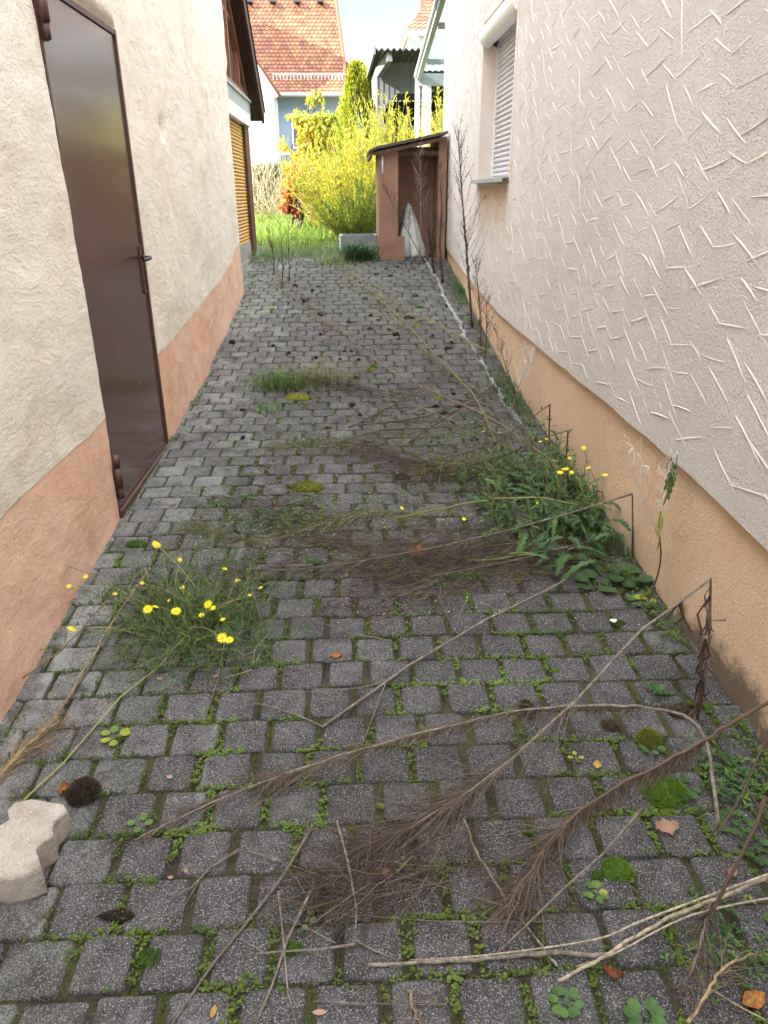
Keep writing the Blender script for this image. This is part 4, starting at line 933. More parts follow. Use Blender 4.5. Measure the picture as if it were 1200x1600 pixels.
# --- foreground, right
b1 = G(1090, 1122); top1 = PY(1113, 905, b1.y-.02)
stalk('thick pale stalk snapped atop its shaggy knee high stub, fanning out to a wispy brush', [(1000, 985, .36), (900, 1095, .22), (800, 1185, .10), (740, 1235, .05), (640, 1290, .03), (560, 1325, .02)], .0062, .0016, kink=[b1, b1.lerp(top1, .5)+Vector((.012, 0, 0)), top1], smooth=False, group=DS, tint=.55,
      plume=[(.50, .80, 42, .46, .42, .8), (.60, .95, 50, .34, .5, .45), (.7, 1, 150, .17, .6, .2)])
r_ = thing('dead_leaf_strips', 'shrivelled dark leaf strips hanging on the knee high snapped stub', 'dead leaves'); m = M()
for k in range(34):
    p = b1.lerp(top1, rnd.uniform(.12, .98)) if k < 30 else top1.lerp(G(1000, 985, .36), rnd.uniform(0, .5)); m.tint = rnd.uniform(.1, .8); l_ = rnd.uniform(.06, .16)
    m.blade([p, p+Vector((rnd.gauss(0, .012), rnd.gauss(0, .012), -l_*.4)), p+Vector((rnd.gauss(0, .02), rnd.gauss(0, .02), -l_*.75)), p+Vector((rnd.gauss(0, .02), rnd.gauss(0, .02), -l_))], .009)
m.build('strips', M_DKSTEM, r_)
stalk('long arching stalk bowing left over the paving with rust brown fluff hanging beneath it', [(1120, 1292, 0), (1112, 1190, .09), (1085, 1130, .14), (1030, 1108, .16), (930, 1102, .16), (800, 1112, .14), (640, 1150, .10), (500, 1190, .06), (360, 1242, .03), (210, 1312, .015)], .0058, .0018, group=DS, tint=.6,
      plume=[(.55, .95, 34, .34, .22, .85), (.5, .98, 120, .14, .3, .6)], hang=(330, .38, .86, .06))
stalk('dark stalk with drooping ragged plume slanting in from the right edge', [(1235, 1075, .42), (1180, 1108, .33), (1110, 1150, .24), (1040, 1190, .18), (960, 1232, .12), (880, 1290, .06), (830, 1360, .03), (800, 1400, .02)], .0055, .002, M_DKSTEM, group=DS, tint=.8,
      plume=[(.62, .95, 50, .32, .5, .7), (.7, 1, 130, .15, .55, .3)], hang=(420, .30, .74, .075))
stalk('thick bleached cane lying in the lower right corner, split at its low end', [(1260, 1345, .09), (1190, 1375, .07), (1100, 1412, .05), (1010, 1452, .035), (940, 1497, .025), (872, 1535, .015)], .0050, .0036, M_OCHSTEM, group=DS, tint=.85,
      forks=[([(1240, 1352, .1), (1120, 1395, .07), (1000, 1440, .05), (930, 1468, .035), (780, 1490, .02), (700, 1497, .015), (640, 1500, .01)], .0034), ([(1220, 1400, .06), (1080, 1430, .05), (960, 1490, .03), (900, 1510, .02)], .003)])
stalk('pinkish grey straight cane lying below the split bleached cane', [(958, 1493, .01), (860, 1490, .012), (760, 1498, .012), (660, 1503, .012), (570, 1508, .01)], .0055, .0035, group=DS, tint=.7)
stalk('thin straight grey stick leaning diagonally over the bright moss cushion', [(1005, 1265, .10), (940, 1335, .07), (880, 1390, .05), (820, 1450, .03), (775, 1490, .01)], .0035, .0022, group=DS, tint=.45, smooth=False)
stalk('dark branching twig crossing the arching stalk at the right edge', [(1195, 1245, .25), (1180, 1290, .22), (1120, 1420, .10), (1090, 1440, .02)], .0045, .003, M_DKSTEM, group=DS, tint=.5, smooth=False,
      forks=[([(1120, 1305, .13), (1160, 1240, .22), (1185, 1180, .30), (1200, 1150, .33)], .003), ([(1190, 1270, .2), (1165, 1225, .22), (1150, 1210, .2)], .002)])
stalk('reddish stalk with a side shoot running down to the bottom canes', [(725, 1280, .04), (745, 1330, .03), (775, 1380, .02), (800, 1420, .015), (840, 1470, .01), (870, 1510, .01)], .0035, .0028, group=DS, tint=.35, forks=[([(800, 1420, .02), (720, 1395, .03), (640, 1372, .02), (560, 1372, .01)], .002), ([(865, 1440, .01), (700, 1440, .015), (560, 1430, .01)], .0018)],
      plume=[(.0, .6, 60, .13, .5, .25)])
stalk('loose brown brush of dead twigs lying just below the snapped stalk fan', [(700, 1350, .02), (620, 1375, .02), (540, 1390, .015), (470, 1398, .01)], .002, .001, M_PLUME, group=DS, tint=.3, plume=[(0, 1, 260, .13, .7, .15, .04), (0, 1, 40, .34, .4, .6, .03)])
stalk('curled straw coloured stalk by the orange leaf in the bottom right corner', [(1075, 1600, .02), (1100, 1555, .04), (1125, 1520, .05), (1150, 1500, .04), (1190, 1490, .02)], .004, .0022, M_OCHSTEM, group=DS, tint=.5, forks=[([(1110, 1545, .04), (1160, 1575, .02), (1210, 1600, .01)], .0025)], plume=[(0, .8, 40, .1, .5, .6)])
stalk('withered grey stalk with crumpled leaves hanging off the split cane', [(1110, 1410, .06), (1100, 1450, .03), (1085, 1500, .015), (1070, 1545, .01)], .003, .002, group=DS, tint=.4, hang=(60, 0, 1, .03), plume=[(0, 1, 60, .07, .7, .5)])
# --- centre
stalk('long grey V shaped stalk lying across the middle of the paving', [(898, 897, .06), (850, 925, .05), (760, 968, .04), (690, 1010, .03), (640, 1040, .02), (575, 1085, .015), (505, 1136, .01)], .0052, .004, group=DS, tint=.5, smooth=False,
      forks=[([(505, 1136, .01), (470, 1120, .012), (430, 1106, .014), (395, 1098, .014)], .0042), ([(640, 1040, .02), (590, 1068, .02), (530, 1078, .02), (455, 1082, .01)], .0025), ([(604, 1064, .02), (575, 1140, .015), (558, 1200, .012), (572, 1286, .01)], .002)])
b7 = G(988, 868); t7 = PY(990, 772, b7.y)
stalk('dark stub at the right plinth with a long grey top broken over to the left', [(900, 798, .26), (800, 828, .16), (680, 855, .10), (560, 878, .05), (460, 890, .03), (360, 893, .02)], .0045, .0014, kink=[b7, b7.lerp(t7, .5), t7], smooth=False, group=DS, tint=.35, plume=[(.55, 1, 120, .20, .25, .3)])
for nm, (bx, by), (tx, ty), pts in (('dark stub bent over to the left, farther of the two by the plinth kink', (858, 702), (860, 632), [(820, 660, .22), (780, 688, .14), (735, 705, .06), (680, 722, .03)]),
                                    ('dark stub bent over to the left, nearer of the two above the sow thistle', (884, 742), (888, 672), [(850, 684, .22), (800, 706, .17), (740, 730, .08), (640, 745, .03)])):
    bb = G(bx, by); stalk(nm, pts, .0042, .002, M_DKSTEM, kink=[bb, PY(tx, ty, bb.y)], smooth=False, group=DS, tint=.6, plume=[(.5, 1, 80, .16, .4, .25)])
stalk('long rosy tan stalk running diagonally up the middle of the alley', [(925, 775, .04), (850, 712, .10), (770, 655, .12), (690, 618, .10), (600, 572, .07), (530, 512, .05), (470, 462, .04), (430, 425, .03)], .0055, .002, M_OCHSTEM, group=DS, tint=.15, plume=[(.58, 1, 260, .27, .6, .6, .05)])
stalk('long olive yellow stalk crossing the rosy one near the right white streak', [(775, 692, .03), (745, 625, .09), (705, 580, .10), (650, 522, .08), (605, 478, .06), (560, 435, .05), (535, 405, .04)], .0042, .0016, M_GRNSTEM, group=DS, tint=.4, plume=[(.5, 1, 260, .28, .5, .7, .05)], pm=M_GRNSTEM)
stalk('second olive stalk with sparse seed heads lying behind the first', [(790, 560, .02), (760, 548, .05), (710, 520, .06), (650, 490, .06), (590, 462, .05)], .004, .002, M_GRNSTEM, group=DS, tint=.7, plume=[(.2, 1, 120, .22, .4, .8)], pm=M_GRNSTEM)
stalk('thin brown stalk trailing left to the grey green weed tuft', [(815, 655, .04), (760, 632, .07), (690, 620, .07), (610, 612, .05), (540, 600, .04), (470, 590, .03)], .0042, .0015, group=DS, tint=.25, plume=[(.5, 1, 150, .25, .4, .45)])
stalk('nearly straight pale twig pointing left above the dark brush heap', [(805, 706, .03), (740, 672, .06), (690, 650, .06), (640, 630, .04), (590, 622, .02)], .003, .0015, group=DS, tint=.8)
for i, (lab, pts, r) in enumerate([
    ('dark forked branch rising from the brush heap toward the right wall', [(640, 690, .01), (700, 650, .05), (750, 620, .07), (800, 575, .05), (850, 545, .02)], .006),
    ('dark branch crossing under the rosy stalk in the heap', [(560, 665, .01), (640, 655, .03), (700, 640, .04), (770, 605, .03)], .005),
    ('short dark branch lying flat on the left of the heap', [(545, 668, .01), (600, 640, .02), (655, 610, .03), (705, 575, .02)], .004),
    ('dark sagging branch on the near side of the heap', [(530, 690, .01), (600, 672, .02), (680, 668, .03), (760, 660, .02)], .004)]):
    stalk(lab, pts, r, .002, M_DKSTEM, group='dead branches heaped mid alley', tint=.55, plume=[(.2, 1, 40, .14, .6, .15)], cat='dead branch', name='dead_branch')
stalk('wide dark brown brush of dead weed lying below the heap of branches', [(830, 742, .04), (760, 736, .03), (690, 730, .025), (620, 718, .02), (560, 698, .01)], .003, .001, M_DKSTEM, group=DS, tint=.4, plume=[(0, 1, 420, .18, .9, .15, .06), (0, 1, 130, .36, .5, .55, .09)])
stalk('broad dark tangle of dead weed at the middle of the alley behind the orange leaf', [(880, 838, .05), (800, 850, .05), (720, 858, .04), (640, 862, .03), (560, 850, .02), (480, 838, .02)], .004, .001, M_DKSTEM, group=DS, tint=.6, plume=[(0, 1, 560, .16, .9, .25, .09), (0, 1, 170, .40, .4, .7, .10)])
stalk('brown dead weed tangle crossing in front of the orange leaf', [(900, 852, .05), (820, 872, .04), (740, 888, .03), (650, 905, .02), (580, 900, .015)], .0042, .0015, group=DS, tint=.2, plume=[(0, 1, 420, .14, .9, .2, .07), (.0, 1, 120, .36, .4, .75, .09)])
stalk('olive stalk arching left out of the sow thistle clump', [(905, 790, .12), (840, 778, .16), (760, 782, .14), (690, 795, .1), (620, 810, .05)], .0052, .003, M_GRNSTEM, group=DS, tint=.5, plume=[(.6, 1, 50, .12, .5, .5)], pm=M_GRNSTEM)
stalk('green grey stalk lying low in front of the sow thistle', [(910, 850, .03), (850, 862, .04), (780, 873, .03), (730, 876, .015)], .005, .004, M_GRNSTEM, group=DS, tint=.4)
stalk('pale grass tangle with tiny green leaves lying behind the left flower clump', [(560, 800, .02), (490, 812, .02), (420, 806, .015), (380, 790, .01)], .0018, .001, M_GRNSTEM, group=DS, tint=.3, plume=[(0, 1, 260, .14, .8, .3, .08)], pm=M_PLUME)
for lab, pts in (('tangle of grey green stems with tiny white seed heads left of the two bent stubs', [(860, 690, .03), (800, 680, .10), (740, 672, .10), (680, 680, .06), (620, 690, .02)]),
                 ('grey green seeded stems sprawling below the brown brush', [(850, 745, .03), (790, 725, .10), (730, 722, .10), (660, 735, .05)]),
                 ('low grey green creeping weed with white specks left of the dark tangle', [(640, 800, .01), (580, 800, .03), (520, 815, .03), (450, 830, .02)]),
                 ('creeping weed with tiny leaves between the two orange yellow moss patches', [(560, 700, .01), (500, 690, .02), (430, 700, .02)]),
                 ('low green brown weed strands near the foot of the far white streak', [(770, 630, .01), (730, 600, .04), (690, 570, .04), (660, 545, .02)]),
                 ('green brown creeping strands behind the yellow daisies', [(420, 850, .01), (350, 835, .02), (300, 828, .02)])):
    o_ = stalk(lab, pts, .002, .001, M_GRNSTEM, group='low seeded weeds creeping over the pavers', tint=.3, plume=[(0, 1, 80, .2, .9, .35), (0, 1, 26, .33, .8, .6)], pm=M_GRNSTEM, name='creeping_weed', cat='weed')
    fl = M(); lf_ = M(); P_ = [G(a, b, h) for a, b, h in pts]
    for k in range(260):
        p_, d_ = at_(P_, rnd.random()); p_ = p_+Vector((rnd.gauss(0, .10), rnd.gauss(0, .14), rnd.uniform(0, .05))); p_.z = max(p_.z, gnd(p_.x, p_.y)+.004)
        if not XL+.03 < p_.x < XR-.03: continue
        t_ = fl if k % 4 == 0 else lf_; t_.tint = rnd.random()*.8; t_.leaf(p_, Vector((rnd.gauss(0, 1), rnd.gauss(0, 1), .3)), Vector((0, 0, 1)), .007 if t_ is fl else .017, .005 if t_ is fl else .008)
    fl.build('seed_heads', M_FLUFF, o_); lf_.build('leaves', M_LEAF, o_)
# --- left
stalk('straw yellow stalk with fine rootlets lying along the left salmon plinth', [(-40, 1262, .015), (20, 1190, .02), (80, 1128, .025), (130, 1052, .03), (180, 965, .05), (235, 888, .07)], .0055, .003, M_OCHSTEM, group=DS, tint=.35, plume=[(0, .42, 150, .12, .5, .4)], pm=M_OCHSTEM)
stalk('thin reddish stalk along the left plinth under two yellow flowers', [(-10, 1092, .02), (50, 1050, .03), (110, 1002, .05), (160, 945, .07), (190, 918, .06)], .003, .002, M_OCHSTEM, group=DS, tint=.05)
stalk('long straight pale green stalk pointing at the loose cream paving stone', [(35, 1252, .01), (100, 1190, .015), (190, 1090, .02), (250, 1040, .03), (305, 975, .05)], .003, .002, M_GRNSTEM, group=DS, tint=.9, smooth=False)
FG = 'thin grey sticks in the lower left foreground'
for lab, pts, r, fk in [
    ('longest grey stick running down to the bottom edge', [(490, 1290, .02), (440, 1370, .015), (385, 1440, .01), (330, 1510, .01), (262, 1610, .01)], .0042, []),
    ('stick leaning across the long one toward the dark green moss', [(486, 1392, .03), (450, 1465, .02), (425, 1540, .012), (402, 1600, .01)], .0035, []),
    ('upright looking stick left of the fanned brush', [(525, 1284, .03), (542, 1345, .025), (554, 1420, .015), (556, 1478, .01)], .0032, [([(556, 1470, .01), (590, 1488, .01), (620, 1500, .01)], .003)]),
    ('forked pale twig over the small moss cushion', [(555, 1476, .012), (500, 1484, .02), (440, 1488, .015), (385, 1492, .01)], .003, [([(525, 1474, .02), (480, 1450, .02), (440, 1430, .015)], .002), ([(420, 1492, .01), (390, 1475, .01), (370, 1465, .006)], .0016)]),
    ('grey stick crossing behind and ending at the bottom edge', [(436, 1395, .02), (440, 1480, .015), (448, 1550, .01), (466, 1610, .01)], .003, []),
    ('short dark stick above the round hole of moss', [(375, 1328, .01), (330, 1355, .012), (300, 1385, .01), (270, 1405, .006)], .0032, [([(312, 1375, .01), (285, 1420, .01), (262, 1445, .005)], .0018)]),
    ('short grey stick crossing the top of the longest stick', [(388, 1330, .02), (430, 1344, .018), (472, 1358, .012)], .0026, []),
    ('hair thin twig below the left flower clump', [(350, 1005, .05), (340, 1060, .02), (322, 1120, .012), (316, 1130, .01)], .0018, []),
    ('thin forked twig near the bottom edge by the round leaved weed', [(570, 1568, .01), (520, 1566, .012), (495, 1566, .01)], .0022, [([(640, 1565, .012), (700, 1570, .01), (560, 1568, .01)], .0018)]),
    ('thin dark twig between the middle and the left flower clump', [(600, 1000, .01), (545, 990, .015), (480, 965, .02), (440, 955, .01)], .002, [])]:
    stalk(lab, pts, r, r*.55, M_STALK, group=FG, tint=rnd.uniform(.3, .7), forks=fk, name='twig', cat='twig', smooth=False)
for lab, px, py in (('small dead twig tangle left of the alley axis below the door height', 405, 545), ('splintered bark strip at the bottom edge right of centre', 645, 1575)):
    stalk(lab, [(px-4, py-26, .01), (px, py, .012), (px+14, py+30, .006)], .004, .002, M_OCHSTEM if px > 600 else M_STALK, tint=.6, name='twig', cat='twig', plume=[(0, 1, 24, .07, .6, .6)])

# --- standing dry plants
def standing(label, base_px, top_px, r, nb, bl, lean=.3, tint=.5, group='dry weeds standing along the stucco house', low=.25, mat=M_DKSTEM, Y=None, clumps=0, pmat=M_DKSTEM, fuzz=0):
    root = thing('dry_weed', label, 'dry weed', group); b = G(*base_px) if Y is None else PY(base_px[0], base_px[1], Y); t = PY(top_px[0], top_px[1], b.y)
    P = smooth_path([b, b.lerp(t, .35)+Vector((rnd.gauss(0, .01), 0, 0)), b.lerp(t, .7)+Vector((rnd.gauss(0, .012), 0, 0)), t], 4); m = M(); m.tint = tint; n = len(P)
    m.tube(P, [r*(1-.8*i/(n-1)) for i in range(n)], 6); m.build('stem', mat, root, True)
    pl = M()
    for k in range(nb):
        u = low+(1-low)*rnd.random(); p, d = at_(P, u); a = rnd.uniform(0, 2*PI); out = Vector((math.cos(a), math.sin(a), 0)); l2 = bl*(1.15-u)*rnd.uniform(.6, 1.2)+.03
        pl.tint = min(1, max(0, rnd.gauss(tint, .2))); dd = (out*.75*lean/.3+Vector((0, 0, 1))).normalized(); Q_ = [p]
        for q in range(4): dd = (dd+Vector((rnd.gauss(0, .08), rnd.gauss(0, .08), .12))).normalized(); Q_.append(Q_[-1]+dd*l2/4)
        pl.tube(Q_, [.0022, .0018, .0015, .0011, .0006], 3, False)
        for q in range(9):
            pp, d3 = at_(Q_, rnd.uniform(.2, 1)); e = (d3+Vector((rnd.gauss(0, .5), rnd.gauss(0, .5), .15))).normalized(); z = pp+e*rnd.uniform(.02, .06); pl.spike(pp, z, .0011)
            if rnd.random() < .6: pl.leaf(z-e*.004, e, Vector((0, 0, 1)), .011, .006)
    for k in range(fuzz):
        p, d = at_(P, rnd.uniform(.03, .62)); pl.tint = rnd.uniform(0, .5); l_ = rnd.uniform(.03, .09)
        pl.blade([p, p+Vector((rnd.gauss(0, .012), rnd.gauss(0, .012), -l_*.4)), p+Vector((rnd.gauss(0, .012), rnd.gauss(0, .012), -l_))], .008)
    pl.build('branches', pmat, root); return root
standing('tallest dark dry weed with many upswept branches in front of the stucco wall', (738, 512), (716, 205), .011, 46, .42, fuzz=90, tint=.45)
standing('dark dry weed standing right at the shed corner', (692, 442), (685, 262), .012, 26, .34, fuzz=80, tint=.35)
standing('slender pale dry weed with a twiggy crown standing before the shed opening', (657, 412), (655, 222), .006, 26, .30, low=.35, tint=.95, mat=M_STALK, pmat=M_STALK)
standing('bushy low dark weed with shaggy leaves between shed and tall weed', (678, 428), (672, 318), .010, 30, .3, fuzz=120, tint=.3)
standing('short olive dry weed close to the wall right of the tallest weed', (752, 545), (742, 412), .007, 20, .22, fuzz=40, tint=.8)
standing('dark dry weed standing nearest along the wall before the plinth kink', (757, 560), (760, 470), .006, 12, .15, tint=.5)
standing('dry weed sprouting left of the shed pillar leaning over the plastic sheet', (664, 410), (598, 292), .006, 26, .3, tint=.55)
standing('thin dry weed with tiny buds beside the plastic sheet tip', (641, 402), (638, 275), .003, 10, .08, tint=.5)
standing('fluffy seeded dry weed leaning on the orange plinth', (800, 640), (828, 552), .0035, 22, .16, tint=1, mat=M_STALK, pmat=M_FLUFF)
standing('wiry dry weed at the wall foot beside the fluffy one', (812, 650), (775, 520), .004, 8, .12, tint=.6)
SG = 'dark bare stems standing at the left end of the paving'
standing('bare stem with knobbly tip, leftmost of three by the annex', (428, 430), (423, 338), .006, 7, .10, tint=.2, group=SG, fuzz=26)
standing('bare stem, middle of three by the annex', (440, 452), (438, 352), .005, 5, .08, tint=.25, group=SG, fuzz=20)
standing('bare stem, rightmost of three by the annex', (452, 440), (451, 344), .005, 6, .08, tint=.3, group=SG, fuzz=20)
standing('low withered weed lying back against the left salmon plinth end', (408, 470), (412, 500), .003, 6, .08, tint=.5, group=SG)

# --- flowers
def flower(m, c, nrm, r, n=13):
    nrm = Vector(nrm).normalized(); u = nrm.orthogonal().normalized(); v = nrm.cross(u); a0 = rnd.random()
    for k in range(n):
        a = 2*PI*(k+a0)/n; d = u*math.cos(a)+v*math.sin(a); m.tint = rnd.uniform(.2, 1); m.leaf(c+d*r*.2, (d+nrm*.15).normalized(), nrm, r*.85*rnd.uniform(.85, 1.1), r*.30, .1, .05)
    m.tint = 0; k = 8; b = m.verts([c+nrm*r*.16]+[c+(u*math.cos(2*PI*i/k)+v*math.sin(2*PI*i/k))*r*.3 for i in range(k)])
    for i in range(k): m.face(b, b+1+i, b+1+(i+1) % k)
def add_flowers(root, lst, base, rad, st):
    for px, py, h in lst:
        c = G(px, py, h); b = Vector(base)+Vector((rnd.gauss(0, .05), rnd.gauss(0, .05), .02)); b.z = gnd(b.x, b.y)+.01
        mid = b.lerp(c, .55)+Vector((rnd.gauss(0, .012), rnd.gauss(0, .012), .02)); st.tint = rnd.uniform(.3, .9); st.tube(smooth_path([b, mid, c], 3), [.0022, .0021, .002, .0018, .0016, .0014, .0012], 4, False)
        f = M(); toc = (Vector(CAM)-c).normalized(); flower(f, c, toc*.35+Vector((rnd.gauss(0, .35), rnd.gauss(0, .35), 1)), rad*rnd.uniform(.8, 1.15)); f.build('flower', M_YFLOW, root)
def ragwort():
    root = thing('ragwort_clump', 'sprawling green clump of thin leaved weed with yellow daisies on the left paving', 'flowering weed'); f = M(); s = M()
    c0_ = G(315, 1000)
    for k in range(520):
        px = 300+rnd.gauss(0, 62); py = 975+rnd.gauss(0, 38)
        if not (165 < px < 430 and 872 < py < 1046): continue
        p = G(px, py, .005); d = Vector((rnd.gauss(0, .8), rnd.gauss(0, .8), rnd.uniform(.2, 1.1))); L_ = rnd.uniform(.08, .24)
        P = stemline(p, d, L_, 5, .09, .16)
        for q in P: q.z = max(q.z, gnd(q.x, q.y)+.004)
        s.tint = min(1, max(0, rnd.gauss(.45, .3))); s.tube(P, [.0015, .0014, .0012, .001, .0009, .0006], 3, False)
        for q in range(11):
            pp, dd = at_(P, rnd.uniform(.1, 1)); e = (dd+Vector((rnd.gauss(0, .7), rnd.gauss(0, .7), rnd.gauss(.1, .4)))).normalized(); l_ = rnd.uniform(.018, .05); f.tint = min(.9, max(0, rnd.gauss(.42, .22)))
            f.blade([pp, pp+e*l_*.5+Vector((0, 0, .003)), pp+e*l_-Vector((0, 0, .004))], .0034)
    FL = [(66, 874, .20), (112, 983, .09), (244, 851, .17), (134, 901, .14), (108, 916, .12), (180, 928, .1), (231, 952, .14), (243, 948, .14), (275, 955, .12), (281, 875, .10), (325, 944, .15), (333, 950, .14), (315, 961, .13), (347, 997, .15), (358, 1000, .15), (351, 889, .08), (371, 907, .08), (390, 930, .07), (407, 918, .08), (285, 918, .1), (222, 911, .09), (264, 938, .1), (348, 968, .1)]
    big = {(66, 874), (112, 983), (244, 851), (231, 952), (275, 955), (325, 944), (347, 997), (358, 1000)}
    for a, b, h in FL:
        base = c0_.lerp(G(a, b), .35); add_flowers(root, [(a, b, h)], base, .019 if (a, b) in big else .011, s)
    s.build('stems', M_GRNSTEM, root); f.build('foliage', M_LEAF, root)
ragwort()
def big_leaf(m, p, d, L_, W, lobes=7, up=Vector((0, 0, 1)), droop=.5, tint=.4):
    """jagged sow thistle leaf: a midrib with toothed sides"""
    d = d.normalized(); r = d.cross(up).normalized(); m.tint = tint; n = lobes*2; c = []; 
    for i in range(n+1):
        t = i/n; q = p+d*L_*t+Vector((0, 0, -droop*L_*t*t)); q.z = max(q.z, gnd(q.x, q.y)+.004); c.append(q)
    b = m.verts(c); S_ = []
    for sgn in (1, -1):
        a = []
        for i in range(n+1):
            t = i/n; w_ = W*.5*math.sin(PI*min(1, .12+t*.88))**.7*(1 if i % 2 else .5); a.append(c[i]+r*sgn*w_+Vector((0, 0, .15*w_+rnd.gauss(0, .002)))+d*w_*.2)
        S_.append(m.verts(a))
    for i in range(n): m.face(b+i, b+i+1, S_[0]+i+1, S_[0]+i); m.face(b+i+1, b+i, S_[1]+i, S_[1]+i+1)
def sow_thistle():
    root = thing('sow_thistle_clump', 'lush green weed clump with jagged leaves and small yellow flowers against the orange plinth', 'flowering weed'); f = M(); s = M()
    for k in range(180):
        px = (885 if k < 145 else 825)+rnd.gauss(0, 42); py = (800 if k < 150 else 760)+rnd.gauss(0, 45); px += (py-790)*.35
        if px > 1000 or px < 720 or py > 880: continue
        p = G(px, py, rnd.uniform(.0, .13)); p.x = min(p.x, 1.14); a = rnd.uniform(0, 2*PI); d = Vector((math.cos(a)-.25, math.sin(a)-.3, rnd.uniform(.0, .8))); big_leaf(f, p, d, rnd.uniform(.08, .20), rnd.uniform(.025, .055), rnd.randint(4, 7), droop=rnd.uniform(.3, .9), tint=min(.85, max(0, rnd.gauss(.32, .18))))
    for k in range(170):
        px = (880 if k < 105 else 785)+rnd.gauss(0, 50); py = 790+rnd.gauss(0, 35); p = G(px, py, .0); p.x = min(p.x, 1.13); P = stemline(p, (rnd.gauss(-.1, .3), rnd.gauss(0, .3), 1), rnd.uniform(.10, .30), 5, .02, .1); s.tint = rnd.uniform(.1, .7)
        for q in P: q.x = min(q.x, 1.155)
        s.tube(P, [.0024, .0021, .0018, .0016, .0014, .001], 4, False)
        for q in range(8): pp, dd = at_(P, rnd.uniform(.1, .95)); e = (dd*.6+Vector((rnd.gauss(0, .7), rnd.gauss(0, .7), 0))).normalized(); f.tint = min(.9, max(0, rnd.gauss(.45, .2))); f.leaf(pp, e, Vector((0, 0, 1)), rnd.uniform(.02, .06), .011, .4)
    FL = [(883, 733, .27), (875, 738, .26), (919, 731, .27), (945, 742, .26), (942, 772, .2), (912, 700, .3), (844, 690, .26), (854, 686, .26), (841, 786, .14), (867, 720, .2), (893, 738, .22), (755, 674, .08), (780, 676, .09), (725, 811, .08), (628, 794, .04), (890, 716, .24)]
    big = {(883, 733), (875, 738), (919, 731), (945, 742), (942, 772)}
    for a, b, h in FL: q = G(a, b, 0) if a < 800 else G(900+rnd.gauss(0, 15), 800); q.x = min(q.x, 1.12); add_flowers(root, [(a, b, h)], q, .019 if (a, b) in big else .0125, s)
    s.build('stems', M_GRNSTEM, root); f.build('leaves', M_LEAF, root)
sow_thistle()
def rosette(label, px, py, n, L_, W, tint=.4, jag=False, up=.35, name='weed_rosette', yellow=0):
    root = thing(name, label, 'weed'); f = M(); c = G(px, py, .004)
    if c.x > 1.1: c.x = 1.1
    for k in range(n):
        a = 2*PI*k/n+rnd.uniform(-.4, .4); d = Vector((math.cos(a), math.sin(a), up*rnd.uniform(.3, 1.6))); t_ = min(1, max(0, rnd.gauss(tint, .1)))
        if k < yellow: t_ = .97
        if jag: big_leaf(f, c, d, L_*rnd.uniform(.7, 1.1), W, 5, tint=t_, droop=.5)
        else:
            l2 = L_*rnd.uniform(.6, 1.1); f.tint = t_; p2 = c+d.normalized()*l2*.45; p2.z = max(p2.z, c.z+.003); f.spike(c, p2, .0012)
            r = d.cross(Vector((0, 0, 1))).normalized(); dd = Vector((d.x, d.y, .1)).normalized(); R_ = W*.5; m_ = 9; cc = p2+dd*R_*1.0
            b = f.verts([cc+Vector((0, 0, -.1*R_))]+[cc+dd*R_*1.15*math.cos(2*PI*i/m_)+r*R_*math.sin(2*PI*i/m_)+Vector((0, 0, .18*R_*rnd.random())) for i in range(m_)])
            for i in range(m_): f.face(b, b+1+i, b+1+(i+1) % m_)
    f.build('leaves', M_LEAF, root)
rosette('small seedling with lime and yellow leaves right of the loose cream stone', 180, 1152, 6, .05, .026, .85, yellow=2)
rosette('tiny two leaved seedling between pavers below the lime seedling', 218, 1290, 4, .03, .020, .65)
rosette('dark green broad leaved rosette at the foot of the orange plinth', 1000, 905, 11, .10, .055, .15)
rosette('pair of grey green round leaves left of the dark rosette', 930, 915, 5, .08, .058, .25)
rosette('mixed green and yellow leaved weed right below the dark rosette', 1002, 942, 9, .06, .032, .5, yellow=3)
rosette('round leaved weed at the bottom edge right of centre', 885, 1570, 14, .045, .019, .5)
rosette('heart leaved weed at the bottom edge below the red brown leaf', 1008, 1590, 7, .04, .028, .55)
rosette('pale round leaved sprig beside the tall olive moss', 1020, 1170, 8, .045, .020, .55)
rosette('heart leaved sprig beside the shaggy moss tuft', 1068, 1235, 7, .05, .026, .3)
rosette('yellow and green leaflets on the paver left of the shaggy moss', 900, 1185, 4, .025, .014, .6, yellow=3)
rosette('upright narrow leaved seedling in front of the snapped stub', 1030, 1085, 7, .08, .024, .45, jag=True, up=1.2)
rosette('jagged leaf tuft hanging in front of the sow thistle', 903, 880, 6, .10, .035, .3, jag=True)
rosette('green leafy tuft under the dark tangle right of centre', 790, 880, 6, .08, .025, .4, jag=True)
rosette('dense green leaf tuft at the right edge by the bleached cane', 1150, 1290, 16, .08, .020, .35)
rosette('second dense green tuft at the right edge lower down', 1185, 1330, 14, .08, .020, .4)
rosette('yellow green leaflets beside the forked pale twig', 478, 1440, 4, .035, .014, .75)
rosette('small weed with lime leaf beside the bright moss cushion', 930, 1395, 8, .035, .018, .6, yellow=1)
rosette('feathery small weed on the left pavers above the flower clump', 340, 788, 12, .10, .010, .5, jag=True)
rosette('small jagged weed right of the feathery one', 385, 775, 9, .08, .012, .5, jag=True)
rosette('flat green leaf lying on pavers near the middle', 452, 798, 2, .05, .04, .6)
